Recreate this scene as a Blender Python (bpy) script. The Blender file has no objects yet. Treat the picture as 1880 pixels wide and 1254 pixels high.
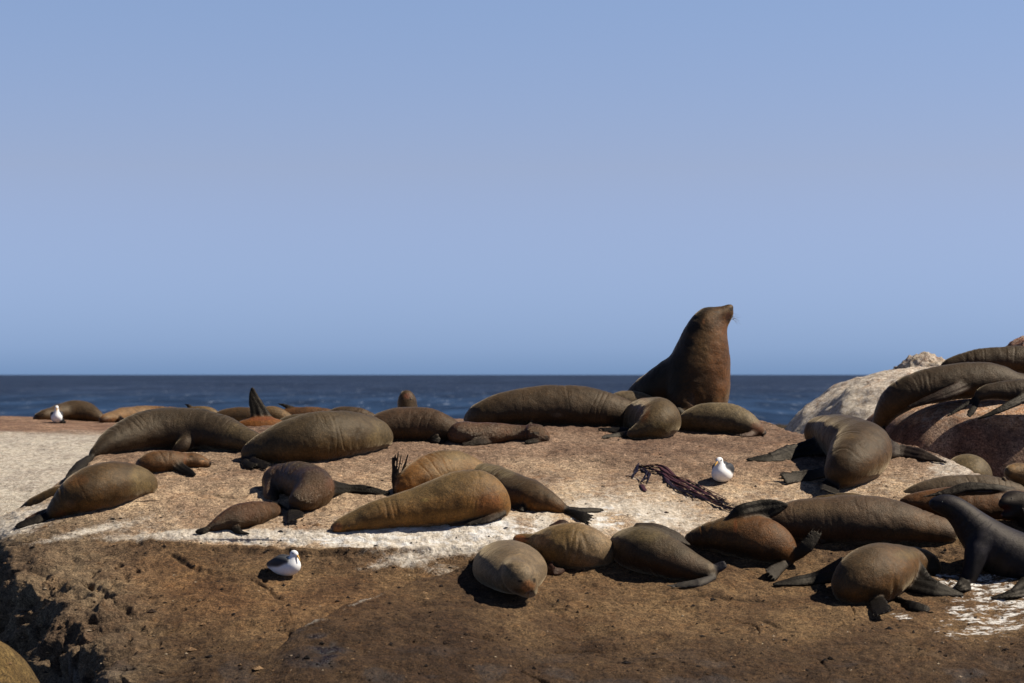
import bpy, math, time
import numpy as np
from mathutils import Vector
from mathutils.bvhtree import BVHTree
T_START = time.time()
C = bpy.context.scene.collection
scn = bpy.context.scene

# ------------------------------------------------------------------ camera, sky, sun, exposure
CAMZ, F, CX, HY = 5.5, 4200.0, 940.0, 688.0       # eye height over the sea, focal length in photo pixels
cam_d = bpy.data.cameras.new('camera'); cam = bpy.data.objects.new('camera', cam_d); C.objects.link(cam)
cam.location = (0, 0, CAMZ); cam.rotation_euler = (math.radians(90), 0, 0)
cam_d.sensor_width = 36; cam_d.lens = F / 1880 * 36; cam_d.shift_y = (HY - 627) / 1880
cam_d.clip_start = 0.5; cam_d.clip_end = 120000
cam_d.dof.use_dof = True; cam_d.dof.focus_distance = 26.0; cam_d.dof.aperture_fstop = 2.2
scn.camera = cam

SUN_EL, SUN_AZ = math.radians(49), math.radians(90)   # azimuth clockwise from +Y: sun to the right, a little to the camera's side
w = bpy.data.worlds.new('World'); scn.world = w; w.use_nodes = True
nt = w.node_tree; nt.nodes.clear(); N = nt.nodes.new; L = nt.links.new
out = N('ShaderNodeOutputWorld'); bg = N('ShaderNodeBackground'); bg.inputs[1].default_value = 0.1125
sky = N('ShaderNodeTexSky'); sky.sky_type = 'NISHITA'; sky.sun_disc = False
sky.sun_elevation = SUN_EL; sky.sun_rotation = SUN_AZ; sky.air_density = 1.0; sky.dust_density = 0.4; sky.ozone_density = 2.0
tc = N('ShaderNodeTexCoord'); sep = N('ShaderNodeSeparateXYZ'); ramp = N('ShaderNodeValToRGB')
mul = N('ShaderNodeMixRGB'); mul.blend_type = 'MULTIPLY'; mul.inputs[0].default_value = 1
L(tc.outputs['Generated'], sep.inputs[0]); L(sep.outputs['Z'], ramp.inputs[0])
cr = ramp.color_ramp; cr.elements[0].position = 0.0; cr.elements[0].color = (0.40, 0.60, 0.85, 1)
SKYSTOPS = [(0.0, (0.25, 0.43, 0.98)), (0.012, (0.315, 0.47, 1.00)), (0.05, (0.44, 0.50, 0.84)), (0.09, (0.57, 0.535, 0.71)), (0.163, (0.655, 0.63, 0.755)), (0.20, (0.58, 0.58, 0.75)), (0.30, (0.22, 0.25, 0.36)), (1.0, (0.07, 0.10, 0.15))]
cr.elements[0].position = SKYSTOPS[0][0]; cr.elements[0].color = SKYSTOPS[0][1] + (1,)
cr.elements[1].position = SKYSTOPS[-1][0]; cr.elements[1].color = SKYSTOPS[-1][1] + (1,)
for p_, c_ in SKYSTOPS[1:-1]:
    e = cr.elements.new(p_); e.color = c_ + (1,)
L(sky.outputs[0], mul.inputs[1]); L(ramp.outputs[0], mul.inputs[2])
L(mul.outputs[0], bg.inputs[0]); L(bg.outputs[0], out.inputs[0])

sd = bpy.data.lights.new('sun', 'SUN'); sd.energy = 5.0; sd.angle = math.radians(0.5); sd.color = (1.0, 0.93, 0.82)
sun = bpy.data.objects.new('sun', sd); C.objects.link(sun)
sdir = Vector((math.sin(SUN_AZ) * math.cos(SUN_EL), math.cos(SUN_AZ) * math.cos(SUN_EL), math.sin(SUN_EL)))
sun.rotation_euler = sdir.to_track_quat('Z', 'Y').to_euler(); sun.location = (20, -5, 30)
scn.view_settings.view_transform = 'Standard'; scn.view_settings.look = 'None'
scn.view_settings.exposure = 0.415; scn.view_settings.gamma = 1.0

# ------------------------------------------------------------------ helpers
def lin(r, g, b):
    f = lambda c: ((c / 255 + 0.055) / 1.055) ** 2.4 if c > 10 else c / 255 / 12.92
    return np.array([f(r), f(g), f(b)])

def unp(px, py, Y):
    return np.array([(px - CX) / F * Y, Y, CAMZ - (py - HY) / F * Y])

def topx(P):
    return CX + P[:, 0] / P[:, 1] * F, HY + (CAMZ - P[:, 2]) / P[:, 1] * F

def smooth(a, b, x):
    t = np.clip((x - a) / (b - a), 0, 1); return t * t * (3 - 2 * t)

def _hash(ix, iy, iz, seed):
    h = (ix.astype(np.uint32) * np.uint32(374761393) + iy.astype(np.uint32) * np.uint32(668265263)
         + iz.astype(np.uint32) * np.uint32(2147483647) + np.uint32(seed * 974711 + 12345))
    h = (h ^ (h >> np.uint32(13))) * np.uint32(1274126177)
    h = (h ^ (h >> np.uint32(16))) * np.uint32(2246822519)
    return (h ^ (h >> np.uint32(15)))

def vnoise(P, seed=0):
    """gradient noise in about -1..1"""
    P = np.asarray(P, dtype=np.float32)
    I = np.floor(P).astype(np.int64); Fr = (P - I).astype(np.float32)
    U = Fr * Fr * Fr * (Fr * (Fr * 6 - 15) + 10)
    I = (I & 0xffff)
    res = 0
    for dx in (0, 1):
        wx = U[:, 0] if dx else 1 - U[:, 0]
        for dy in (0, 1):
            wy = U[:, 1] if dy else 1 - U[:, 1]
            for dz in (0, 1):
                wz = U[:, 2] if dz else 1 - U[:, 2]
                h = _hash((I[:, 0] + dx) & 0xffff, (I[:, 1] + dy) & 0xffff, (I[:, 2] + dz) & 0xffff, seed)
                gx = (h & np.uint32(1023)).astype(np.float32) / 511.5 - 1
                gy = ((h >> np.uint32(10)) & np.uint32(1023)).astype(np.float32) / 511.5 - 1
                gz = ((h >> np.uint32(20)) & np.uint32(1023)).astype(np.float32) / 511.5 - 1
                res = res + wx * wy * wz * (gx * (Fr[:, 0] - dx) + gy * (Fr[:, 1] - dy) + gz * (Fr[:, 2] - dz))
    return res * 1.3

def fbm(P, octv=4, seed=0, gain=0.5, lac=2.1):
    s = 0; a = 1.0; f = 1.0
    for i in range(octv):
        s = s + a * vnoise(P * f, seed + i * 7); a *= gain; f *= lac
    return s

def ridged(P, octv=4, seed=0):
    s = 0; a = 1.0; f = 1.0
    for i in range(octv):
        s = s + a * (1 - np.abs(vnoise(P * f, seed + i * 5)) * 2.2); a *= 0.5; f *= 2.1
    return s

def mesh_obj(name, V, Q, mats, parent=None, attrs=None, loc=None, smooth_=True):
    V = np.asarray(V, dtype=np.float32)
    loc = np.zeros(3) if loc is None else np.asarray(loc, dtype=float)
    me = bpy.data.meshes.new(name)
    Q = np.asarray(Q, dtype=np.int32)
    me.vertices.add(len(V)); me.vertices.foreach_set('co', (V - loc.astype(np.float32)).ravel())
    n, k = Q.shape
    me.loops.add(n * k); me.loops.foreach_set('vertex_index', Q.ravel())
    me.polygons.add(n); me.polygons.foreach_set('loop_start', np.arange(0, n * k, k, dtype=np.int32))
    me.polygons.foreach_set('loop_total', np.full(n, k, dtype=np.int32))
    me.polygons.foreach_set('use_smooth', np.full(n, smooth_, dtype=bool))
    me.update(calc_edges=True); me.validate()
    for nm, arr in (attrs or {}).items():
        arr = np.asarray(arr, dtype=np.float32)
        if arr.ndim == 2:
            a = me.attributes.new(nm, 'FLOAT_COLOR', 'POINT')
            a.data.foreach_set('color', np.hstack([arr, np.ones((len(arr), 1), dtype=np.float32)]).ravel())
        else:
            a = me.attributes.new(nm, 'FLOAT', 'POINT'); a.data.foreach_set('value', arr)
    for m in (mats if isinstance(mats, (list, tuple)) else [mats]): me.materials.append(m)
    o = bpy.data.objects.new(name, me); C.objects.link(o)
    if parent is not None:
        o.parent = parent; o.location = Vector(loc) - parent.location
    else: o.location = Vector(loc)
    return o

def tag(o, label, cat, group=None, kind=None):
    if label: o['label'] = label
    if cat: o['category'] = cat
    if group: o['group'] = group
    if kind: o['kind'] = kind
    return o

class NB:
    """small node-building helper"""
    def __init__(s, name):
        s.m = bpy.data.materials.new(name); s.m.use_nodes = True; s.t = s.m.node_tree; s.t.nodes.clear()
        s.out = s.n('ShaderNodeOutputMaterial'); s.bsdf = s.n('ShaderNodeBsdfPrincipled'); s.l(s.bsdf.outputs[0], s.out.inputs[0])
    def n(s, ty, **kw):
        x = s.t.nodes.new(ty)
        for k, v in kw.items(): setattr(x, k, v)
        return x
    def l(s, a, b): s.t.links.new(a, b)
    def coord(s, scale=(1, 1, 1)):
        t = s.n('ShaderNodeTexCoord'); mp = s.n('ShaderNodeMapping'); mp.inputs['Scale'].default_value = scale
        s.l(t.outputs['Object'], mp.inputs[0]); return mp.outputs[0]
    def noise(s, vec, scale, detail=4, rough=0.55, dist=0.0):
        x = s.n('ShaderNodeTexNoise'); x.inputs['Scale'].default_value = scale; x.inputs['Detail'].default_value = detail
        x.inputs['Roughness'].default_value = rough; x.inputs['Distortion'].default_value = dist
        s.l(vec, x.inputs['Vector']); return x.outputs['Fac']
    def mr(s, v, a, b, c, d, sm=False):
        x = s.n('ShaderNodeMapRange'); x.interpolation_type = 'SMOOTHSTEP' if sm else 'LINEAR'
        s.l(v, x.inputs['Value'])
        for i, q in zip(('From Min', 'From Max', 'To Min', 'To Max'), (a, b, c, d)): x.inputs[i].default_value = q
        return x.outputs[0]
    def math(s, op, a, b=None):
        x = s.n('ShaderNodeMath', operation=op)
        for i, v in enumerate((a, b)):
            if v is None: continue
            if isinstance(v, (int, float)): x.inputs[i].default_value = v
            else: s.l(v, x.inputs[i])
        return x.outputs[0]
    def mix(s, fac, a, b, mode='MIX'):
        x = s.n('ShaderNodeMixRGB', blend_type=mode)
        for i, v in enumerate((fac, a, b)):
            if isinstance(v, (int, float)): x.inputs[i].default_value = v if i == 0 else (v, v, v, 1)
            elif isinstance(v, (tuple, list, np.ndarray)): x.inputs[i].default_value = tuple(v)[:3] + (1,)
            else: s.l(v, x.inputs[i])
        return x.outputs[0]
    def attr(s, name, out='Color'):
        x = s.n('ShaderNodeAttribute', attribute_name=name); return x.outputs[out]
    def bump(s, h, strength, dist, nrm=None):
        x = s.n('ShaderNodeBump'); x.inputs['Strength'].default_value = strength; x.inputs['Distance'].default_value = dist
        s.l(h, x.inputs['Height'])
        if nrm is not None: s.l(nrm, x.inputs['Normal'])
        return x.outputs[0]
    def set(s, key, v):
        i = s.bsdf.inputs[key]
        if hasattr(v, 'is_output') or isinstance(v, bpy.types.NodeSocket): s.l(v, i)
        elif isinstance(v, (tuple, list, np.ndarray)): i.default_value = tuple(v)[:3] + (1,)
        else: i.default_value = v

# ------------------------------------------------------------------ materials
def rock_material(name, bump=1.0):
    b = NB(name)
    co = b.coord(); flat = b.coord((1, 1, 1.0))
    col = b.attr('Col'); g = b.attr('guano', 'Fac'); wet = b.attr('wet', 'Fac')
    n1 = b.noise(flat, 2.2, 5, 0.6, 0.4); n2 = b.noise(co, 16, 6, 0.72, 0.2); n3 = b.noise(co, 55, 4, 0.75); n4 = b.noise(co, 130, 2, 0.6)
    # granite tone: broad blotches and fine crystals
    n7 = b.noise(flat, 0.9, 4, 0.6, 0.8)
    c = b.mix(b.mr(n7, 0.35, 0.65, 0, 1), b.mix(1.0, col, (0.80, 0.74, 0.72), 'MULTIPLY'), b.mix(1.0, col, (1.15, 1.15, 1.12), 'MULTIPLY'))
    c = b.mix(b.mr(n1, 0.32, 0.68, 0, 1), b.mix(1.0, c, (0.62, 0.57, 0.54), 'MULTIPLY'), b.mix(1.0, c, (1.28, 1.27, 1.22), 'MULTIPLY'))
    c = b.mix(b.mr(n2, 0.36, 0.66, 0, 1), b.mix(1.0, c, (0.52, 0.50, 0.48), 'MULTIPLY'), b.mix(1.0, c, (1.38, 1.36, 1.30), 'MULTIPLY'))
    c = b.mix(b.mr(n3, 0.38, 0.64, 0, 1), b.mix(1.0, c, (0.42, 0.40, 0.39), 'MULTIPLY'), b.mix(1.0, c, (1.60, 1.58, 1.50), 'MULTIPLY'))
    # orange iron stain and grey patches
    n5 = b.noise(co, 5.5, 5, 0.65, 0.6)
    c = b.mix(b.mr(n5, 0.52, 0.72, 0, 0.6), c, b.mix(1.0, c, (1.15, 0.96, 0.78), 'MULTIPLY'))
    n6 = b.noise(co, 8.5, 5, 0.7, 0.3)
    c = b.mix(b.mr(n6, 0.56, 0.72, 0, 0.5), c, b.mix(1.0, c, (0.62, 0.66, 0.70), 'MULTIPLY'))
    # dark pits
    pit = b.mr(b.noise(co, 24, 5, 0.8, 0.5), 0.62, 0.68, 0, 0.85)
    c = b.mix(pit, c, (0.012, 0.010, 0.010))
    c = b.mix(1.0, c, (0.68, 0.665, 0.655), 'MULTIPLY')
    # droppings
    gn = b.math('ADD', g, b.math('MULTIPLY', b.math('SUBTRACT', b.noise(flat, 9, 7, 0.75, 0.6), 0.5), 1.5))
    gn = b.math('ADD', gn, b.math('MULTIPLY', b.math('SUBTRACT', n3, 0.5), 0.5))
    gf = b.mr(gn, 0.12, 0.80, 0, 1, True)
    gf = b.math('MULTIPLY', b.math('MULTIPLY', gf, b.mr(g, 0.02, 0.12, 0, 1)), b.mr(n2, 0.30, 0.55, 0.55, 1))
    gcol = b.mix(b.mr(b.noise(co, 20, 5, 0.7), 0.35, 0.7, 0, 1), (0.46, 0.39, 0.30), (0.82, 0.75, 0.64))
    c = b.mix(b.math('MULTIPLY', gf, 0.92), c, gcol)
    sp = b.attr('splash', 'Fac')
    sn = b.math('ADD', b.noise(b.coord((0.7, 1.4, 1.4)), 7, 7, 0.72, 0.3), b.math('MULTIPLY', b.math('SUBTRACT', sp, 1.0), 0.32))
    c = b.mix(b.mr(sn, 0.48, 0.58, 0, 1, True), c, (0.72, 0.68, 0.62))
    c = b.mix(wet, c, b.mix(1.0, c, (0.35, 0.35, 0.38), 'MULTIPLY'))
    b.set('Base Color', c)
    b.set('Roughness', b.mr(wet, 0, 1, 0.93, 0.22)); b.set('Specular IOR Level', b.mr(wet, 0, 1, 0.22, 0.5))
    h = b.math('ADD', b.math('MULTIPLY', b.noise(co, 5, 7, 0.66, 0.2), 1.0), b.math('MULTIPLY', n3, 0.22))
    h = b.math('SUBTRACT', h, b.math('MULTIPLY', pit, 0.35))
    b.l(b.bump(h, 1.0 * bump, 0.06), b.bsdf.inputs['Normal'])
    return b.m

def fur_material(name, rough=0.62, spec=0.30, bump=0.5, sheen=0.35, speck=1.0, wet=False):
    b = NB(name)
    co = b.coord(); st = b.coord((1, 1, 1))
    col = b.attr('Col'); fl = b.attr('leather', 'Fac')
    n1 = b.noise(co, 5, 5, 0.65, 0.5); n2 = b.noise(co, 30, 5, 0.75, 0.2); n3 = b.noise(co, 75, 3, 0.7)
    c = b.mix(b.mr(n1, 0.32, 0.68, 0, 1), b.mix(1, col, (0.58, 0.55, 0.52), 'MULTIPLY'), b.mix(1, col, (1.42, 1.38, 1.30), 'MULTIPLY'))
    s = b.math('MULTIPLY', b.math('SUBTRACT', 1.0, fl), speck)
    c = b.mix(b.math('MULTIPLY', s, b.mr(n2, 0.42, 0.68, 0, 0.75)), c, b.mix(1, c, (1.9, 1.8, 1.6), 'MULTIPLY'))
    c = b.mix(b.math('MULTIPLY', s, b.mr(n3, 0.50, 0.70, 0, 0.60)), c, b.mix(1, c, (1.9, 1.8, 1.7), 'MULTIPLY'))
    c = b.mix(b.math('MULTIPLY', s, b.mr(n3, 0.50, 0.35, 0, 0.55)), c, b.mix(1, c, (0.45, 0.44, 0.42), 'MULTIPLY'))
    b.set('Base Color', c)
    b.set('Roughness', b.mr(fl, 0, 1, rough, 0.55)); b.set('Specular IOR Level', b.mr(fl, 0, 1, spec, 0.25))
    b.set('Specular Tint', (1.0, 0.84, 0.62))
    b.set('Sheen Weight', b.math('MULTIPLY', b.math('SUBTRACT', 1.0, fl), sheen)); b.set('Sheen Roughness', 0.32); b.set('Sheen Tint', (0.85, 0.68, 0.44))
    h = b.math('ADD', b.math('MULTIPLY', b.noise(co, 26, 5, 0.7, 0.8 if wet else 0.3), 1.0), b.math('MULTIPLY', n3, 0.5))
    b.l(b.bump(h, bump, 0.022 if wet else 0.010), b.bsdf.inputs['Normal'])
    return b.m

M = {}
M['rock'] = rock_material('granite')
M['fur'] = fur_material('fur', rough=0.56, spec=0.32, bump=0.75, sheen=0.46, speck=1.0)
M['wetfur'] = fur_material('wet_fur', rough=0.34, spec=0.5, bump=1.0, sheen=0.0, speck=1.0, wet=True)
M['sleek'] = fur_material('sleek_wet_fur', rough=0.58, spec=0.26, bump=0.45, sheen=0.0, speck=0.5)

def plain(name, col, rough=0.5, spec=0.5, nscale=40, amt=0.3):
    b = NB(name); co = b.coord()
    n = b.noise(co, nscale, 4, 0.6)
    b.set('Base Color', b.mix(b.mr(n, 0.3, 0.7, 0, 1), tuple(np.array(col) * (1 - amt)), tuple(np.minimum(np.array(col) * (1 + amt), 1))))
    b.set('Roughness', rough); b.set('Specular IOR Level', spec); return b.m
M['eye'] = plain('eye_gloss', (0.006, 0.005, 0.005), 0.08, 0.8, 40, 0.1)
M['whisker'] = plain('whisker', (0.10, 0.07, 0.05), 0.5)
M['bill'] = plain('yellow_bill', lin(214, 160, 60), 0.4)
M['kelp'] = plain('dried_kelp', lin(62, 30, 32), 0.45, 0.4, 18, 0.7)
M['kelpdark'] = plain('wet_kelp', lin(30, 20, 26), 0.3, 0.5, 18, 0.5)

# feathers: white or slate by vertex colour
b = NB('feathers'); co = b.coord(); n_ = b.noise(co, 60, 4, 0.7)
b.set('Base Color', b.mix(b.mr(n_, 0.3, 0.7, 0, 1), b.mix(1, b.attr('Col'), (0.86, 0.86, 0.87), 'MULTIPLY'), b.attr('Col'))); b.set('Roughness', 0.75)
b.l(b.bump(n_, 0.35, 0.004), b.bsdf.inputs['Normal']); M['feather'] = b.m

# sea
b = NB('sea_water')
co = b.coord((1, 1, 1)); lo = b.coord((0.010, 0.0035, 1)); st = b.coord((0.09, 0.012, 1)); sm = b.coord((0.45, 0.03, 1))
nA = b.noise(lo, 1.0, 3, 0.5, 0.4); nB = b.noise(st, 1.0, 5, 0.65, 0.5); nC = b.noise(sm, 1.0, 4, 0.7, 0.3)
dist = b.n('ShaderNodeSeparateXYZ'); tco = b.n('ShaderNodeTexCoord'); b.l(tco.outputs['Object'], dist.inputs[0])
near = b.mr(dist.outputs['Y'], 260, 900, 1, 0, True)
deep = b.mix(b.mr(nA, 0.35, 0.65, 0, 1), (0.009, 0.016, 0.034), (0.021, 0.034, 0.066))
shal = b.mix(b.mr(nB, 0.35, 0.65, 0, 1), (0.008, 0.021, 0.048), (0.019, 0.044, 0.096))
c = b.mix(near, deep, shal)
c = b.mix(b.mr(nB, 0.3, 0.7, 0, 1), b.mix(1, c, (0.5, 0.52, 0.56), 'MULTIPLY'), b.mix(1, c, (1.6, 1.55, 1.5), 'MULTIPLY'))
c = b.mix(b.mr(nC, 0.60, 0.70, 0, 0.6), c, (0.32, 0.38, 0.48))
b.set('Base Color', c); b.set('Roughness', 0.55); b.set('IOR', 1.33); b.set('Specular IOR Level', 0.12)
hh = b.noise(b.coord((0.9, 0.5, 1)), 1.0, 5, 0.6)
b.l(b.bump(hh, 0.35, 0.5), b.bsdf.inputs['Normal']); M['sea'] = b.m

# ------------------------------------------------------------------ the sea: a sheet to the horizon with a swell near the shore
ys = np.concatenate([np.linspace(-60, 600, 160), np.geomspace(620, 70000, 90)])
us = np.linspace(-1, 1, 120)
SV = []
for y in ys:
    wd = 60 + max(y, 0) * 0.9
    for u in us: SV.append((u * wd, y, 0.0))
SV = np.array(SV)
amp = np.exp(-np.maximum(SV[:, 1], 0) / 900.0)
SV[:, 2] = 0.22 * amp * fbm(np.stack([SV[:, 0] * 0.035, SV[:, 1] * 0.07, SV[:, 0] * 0], 1), 3, 3)
nx = len(us); ny = len(ys)
ii, jj = np.meshgrid(np.arange(nx - 1), np.arange(ny - 1)); a_ = (jj * nx + ii).ravel()
SQ = np.stack([a_, a_ + 1, a_ + 1 + nx, a_ + nx], 1)
tag(mesh_obj('water', SV, SQ, M['sea']), 'dark blue sea with faint wave streaks reaching the horizon', None, kind='structure')
# ------------------------------------------------------------------ rock sheets
def hermite(xk, Yk, x):
    """Catmull-Rom through non-uniform knots; Yk (n, ...)"""
    xk = np.asarray(xk, float); Yk = np.asarray(Yk, float); n = len(xk)
    d = np.zeros_like(Yk); dx = np.diff(xk); sh = (slice(None),) + (None,) * (Yk.ndim - 1)
    s = np.diff(Yk, axis=0) / dx[sh]
    w1 = (dx[1:] / (dx[1:] + dx[:-1]))[sh]
    d[1:-1] = w1 * s[:-1] + (1 - w1) * s[1:]
    # limit overshoot
    same = (s[:-1] * s[1:]) > 0
    lim = 2.0 * np.minimum(np.abs(s[:-1]), np.abs(s[1:]))
    d[1:-1] = np.where(same, np.sign(d[1:-1]) * np.minimum(np.abs(d[1:-1]), np.maximum(lim, 1e-9) * 1.2), d[1:-1] * 0.4)
    d[0] = s[0]; d[-1] = s[-1]
    i = np.clip(np.searchsorted(xk, x) - 1, 0, n - 2); t = ((x - xk[i]) / dx[i])[sh]; h = dx[i][sh]
    return ((2 * t**3 - 3 * t**2 + 1) * Yk[i] + (t**3 - 2 * t**2 + t) * h * d[i] + (-2 * t**3 + 3 * t**2) * Yk[i + 1] + (t**3 - t**2) * h * d[i + 1])

def sheet(cols, back, ufine, rowres, front_drop=True):
    """cols: {px: [(py,Y) near..far]}; back: list of (dY,dz) from the crest.  Returns grid of points (nu, nv, 3)."""
    pxs = sorted(cols); G = []
    for px in pxs:
        col = [unp(px, py, Y) for py, Y in cols[px]]
        first = col[0].copy(); pre = [np.array([first[0], first[1] - 1.2, -1.5])] if front_drop else []
        last = col[-1]
        G.append(pre + col + [np.array([last[0] * (last[1] + dy) / last[1] if False else last[0], last[1] + dy, max(last[2] + dz, -1.5)]) for dy, dz in back])
    G = np.array(G); nr = G.shape[1]
    v = np.concatenate([np.linspace(i, i + 1, n, endpoint=False) for i, n in enumerate(rowres(nr))] + [[nr - 1]])
    g2 = hermite(np.arange(nr), np.swapaxes(G, 0, 1), v)          # (nv, ncol, 3)
    g3 = hermite(pxs, np.swapaxes(g2, 0, 1), ufine)                # (nu, nv, 3)
    return g3

def grid_normals(G):
    du = np.gradient(G, axis=0); dv = np.gradient(G, axis=1)
    n = np.cross(du, dv); n /= np.linalg.norm(n, axis=2, keepdims=True) + 1e-9
    return n

def grid_quads(nu, nv):
    i, j = np.meshgrid(np.arange(nu - 1), np.arange(nv - 1), indexing='ij'); a = (i * nv + j).ravel()
    return np.stack([a, a + nv, a + nv + 1, a + 1], 1)

TERR_V, TERR_Q, _off = [], [], [0]
def add_terrain(G, step):
    g = G[::step, ::step]; nu, nv = g.shape[:2]
    TERR_V.append(g.reshape(-1, 3)); TERR_Q.append(grid_quads(nu, nv) + _off[0]); _off[0] += nu * nv

def blob(px, py, bl):
    s = 0
    for (x, y, rx, ry, ang, st) in bl:
        ca, sa = math.cos(math.radians(ang)), math.sin(math.radians(ang))
        u = ((px - x) * ca + (py - y) * sa) / rx; v = (-(px - x) * sa + (py - y) * ca) / ry
        s = s + st * np.exp(-(u * u + v * v) ** 1.6)
    return s

# main slab with its lower ledge.  rows: 1700,1400,1254,1180,1100,1045,step foot,step top, ... crest
low = [(1700, 17.0), (1400, 18.9), (1254, 20.6), (1180, 21.7), (1100, 23.05), (1045, 23.95)]
COLS = {
 -600: [(1700, 30), (1500, 30), (1420, 30.1), (1380, 30.2), (1350, 30.3), (1320, 30.4), (1300, 30.5), (1280, 30.6), (1260, 30.8), (1240, 31), (1220, 31.2), (1200, 31.4), (1190, 31.6)],
 -160: [(1700, 27.2), (1400, 27.2), (1254, 27.2), (1200, 27.2), (1150, 27.2), (1110, 27.2), (1085, 27.2), (1065, 27.3), (1050, 27.4), (1040, 27.5), (1030, 27.6), (1022, 27.8), (1016, 28)],
 -30: [(1700, 25.2), (1400, 25.2), (1254, 25.2), (1180, 25.2), (1110, 25.3), (1070, 25.4), (1040, 25.55), (1015, 25.75), (1000, 26.0), (985, 26.2), (972, 26.4), (964, 26.6), (958, 26.9)],
 30: [(1700, 23.2), (1400, 23.4), (1254, 23.6), (1180, 23.8), (1100, 24.15), (1060, 24.45), (1030, 24.75), (1000, 25.1), (980, 25.45), (965, 25.8), (952, 26.2), (942, 26.5), (936, 26.8)],
 100: [(1700, 20.6), (1400, 21.6), (1254, 22.5), (1180, 23.05), (1100, 23.8), (1060, 24.25), (1020, 24.7), (990, 25.1), (970, 25.4), (945, 25.9), (925, 26.3), (905, 26.8), (893, 27.2)],
 200: [(1700, 18.4), (1400, 20.2), (1254, 21.6), (1180, 22.5), (1100, 23.55), (1060, 24.2), (1020, 24.7), (990, 25.1), (950, 25.7), (910, 26.3), (870, 27.1), (840, 27.9), (822, 28.6)],
 380: [(1700, 17.2), (1400, 19.2), (1254, 20.9), (1180, 22.0), (1100, 23.2), (1050, 24.0), (1000, 24.78), (984, 24.92), (950, 25.5), (900, 26.4), (860, 27.3), (830, 28.3), (785, 30.6)],
 600: low + [(1006, 24.38), (976, 24.75), (930, 25.6), (880, 26.6), (850, 27.5), (810, 28.8), (778, 31.0)],
 800: low + [(1006, 24.38), (968, 24.8), (920, 25.7), (875, 26.8), (840, 27.8), (805, 29.0), (775, 31.0)],
 940: low + [(1000, 24.42), (950, 24.95), (915, 25.8), (870, 27.0), (825, 28.2), (790, 29.4), (768, 31.4)],
 1100: low + [(1000, 24.42), (960, 25.0), (915, 25.8), (870, 27.0), (825, 28.2), (790, 29.6), (762, 32.0)],
 1300: low + [(1008, 24.4), (972, 24.9), (930, 25.6), (885, 26.6), (840, 27.7), (800, 29.2), (760, 32.2)],
 1395: low + [(1008, 24.4), (972, 24.9), (930, 25.65), (885, 26.6), (845, 27.6), (810, 28.8), (771, 31.2)],
 1480: low + [(1008, 24.4), (972, 24.9), (930, 25.7), (892, 26.5), (855, 27.4), (825, 28.4), (797, 29.6)],
 1640: low + [(1006, 24.4), (972, 24.9), (935, 25.55), (905, 26.1), (870, 26.8), (840, 27.5), (812, 28.3)],
 1740: low + [(1006, 24.4), (975, 24.8), (948, 25.25), (922, 25.7), (897, 26.2), (870, 26.8), (845, 27.4)],
 1830: low + [(1006, 24.4), (980, 24.7), (958, 25.0), (937, 25.4), (918, 25.8), (900, 26.2), (884, 26.6)],
 1950: low + [(1006, 24.4), (982, 24.7), (960, 25.0), (942, 25.4), (925, 25.8), (908, 26.2), (894, 26.6)],
 2500: low + [(1006, 24.4), (982, 24.7), (960, 25.0), (942, 25.4), (925, 25.8), (908, 26.2), (894, 26.6)],
}
def resA(nr):
    r = [14, 14, 70, 60, 66, 50, 40, 34, 44, 48, 44, 44, 44, 10, 6, 6]; return (r + [6] * nr)[:nr - 1]
uf = np.concatenate([np.linspace(-600, -60, 50, endpoint=False), np.linspace(-60, 1960, 1080, endpoint=False), np.linspace(1960, 2500, 60)])
GA = sheet(COLS, [(0.7, -0.22), (1.6, -1.6), (2.6, -7)], uf, resA)
nu, nv = GA.shape[:2]; P = GA.reshape(-1, 3); PX, PY = topx(P)
NA = grid_normals(GA).reshape(-1, 3)
if NA[:, 2].mean() < 0: NA = -NA
vis = (np.abs(PX - 900) < 1100)
crag = smooth(370, 60, PX + 0.25 * (1100 - PY) * 0 + 60 * vnoise(P * 1.2, 9)) * smooth(985, 1110, PY)
crag = np.clip(crag, 0, 1)
crest = np.ones(len(P))
def warp(P, a, f, s): return P + a * np.stack([vnoise(P * f, s), vnoise(P * f, s + 1), vnoise(P * f, s + 2)], 1)
D = 0.035 * fbm(P * np.array([0.9, 0.9, 0.9]), 4, 1) + 0.018 * fbm(P * 6, 5, 11, 0.6)
D += smooth(1000, 1050, PY) * (0.055 * vnoise(warp(P, 0.3, 1.0, 5) * 1.0, 66) + 0.028 * vnoise(warp(P, 0.2, 2, 5) * 2.4, 67))
ck = np.abs(vnoise(warp(P, 0.3, 1.6, 80) * 1.1, 81)); D -= 0.035 * smooth(0.035, 0.005, ck) * smooth(0.0, 0.35, vnoise(P * 0.9, 83)) * smooth(980, 1020, PY)
rg = ridged(warp(P, 0.25, 1.8, 30) * np.array([1.3, 1.3, 2.2]), 5, 21) - 1.15
D += crag * (0.06 * rg + 0.035 * fbm(P * 6, 5, 33, 0.6))
D += crag * (0.26 * vnoise(warp(P, 0.4, 1.3, 36) * 1.5, 37) + 0.08 * (1 - np.abs(vnoise(P * 2.3, 38)) * 3))
D -= crag * 0.11 * smooth(0.15, 0.4, vnoise(warp(P, 0.1, 4, 60) * 4.5, 44))
# lower right dome riding over the left part along a diagonal seam
seam = PY - np.interp(PX, [480, 545, 640, 760, 870, 1000], [1215, 1163, 1120, 1075, 1042, 1015]) + 8 * vnoise(P * 3, 5)
domemask = smooth(-3, 5, seam) * smooth(470, 560, PX) * smooth(1080, 820, PX) * smooth(330, 90, seam)
D += 0.10 * domemask
D -= 0.09 * np.exp(-(seam / 5.0) ** 2) * smooth(500, 560, PX) * smooth(900, 700, PX)
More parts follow.
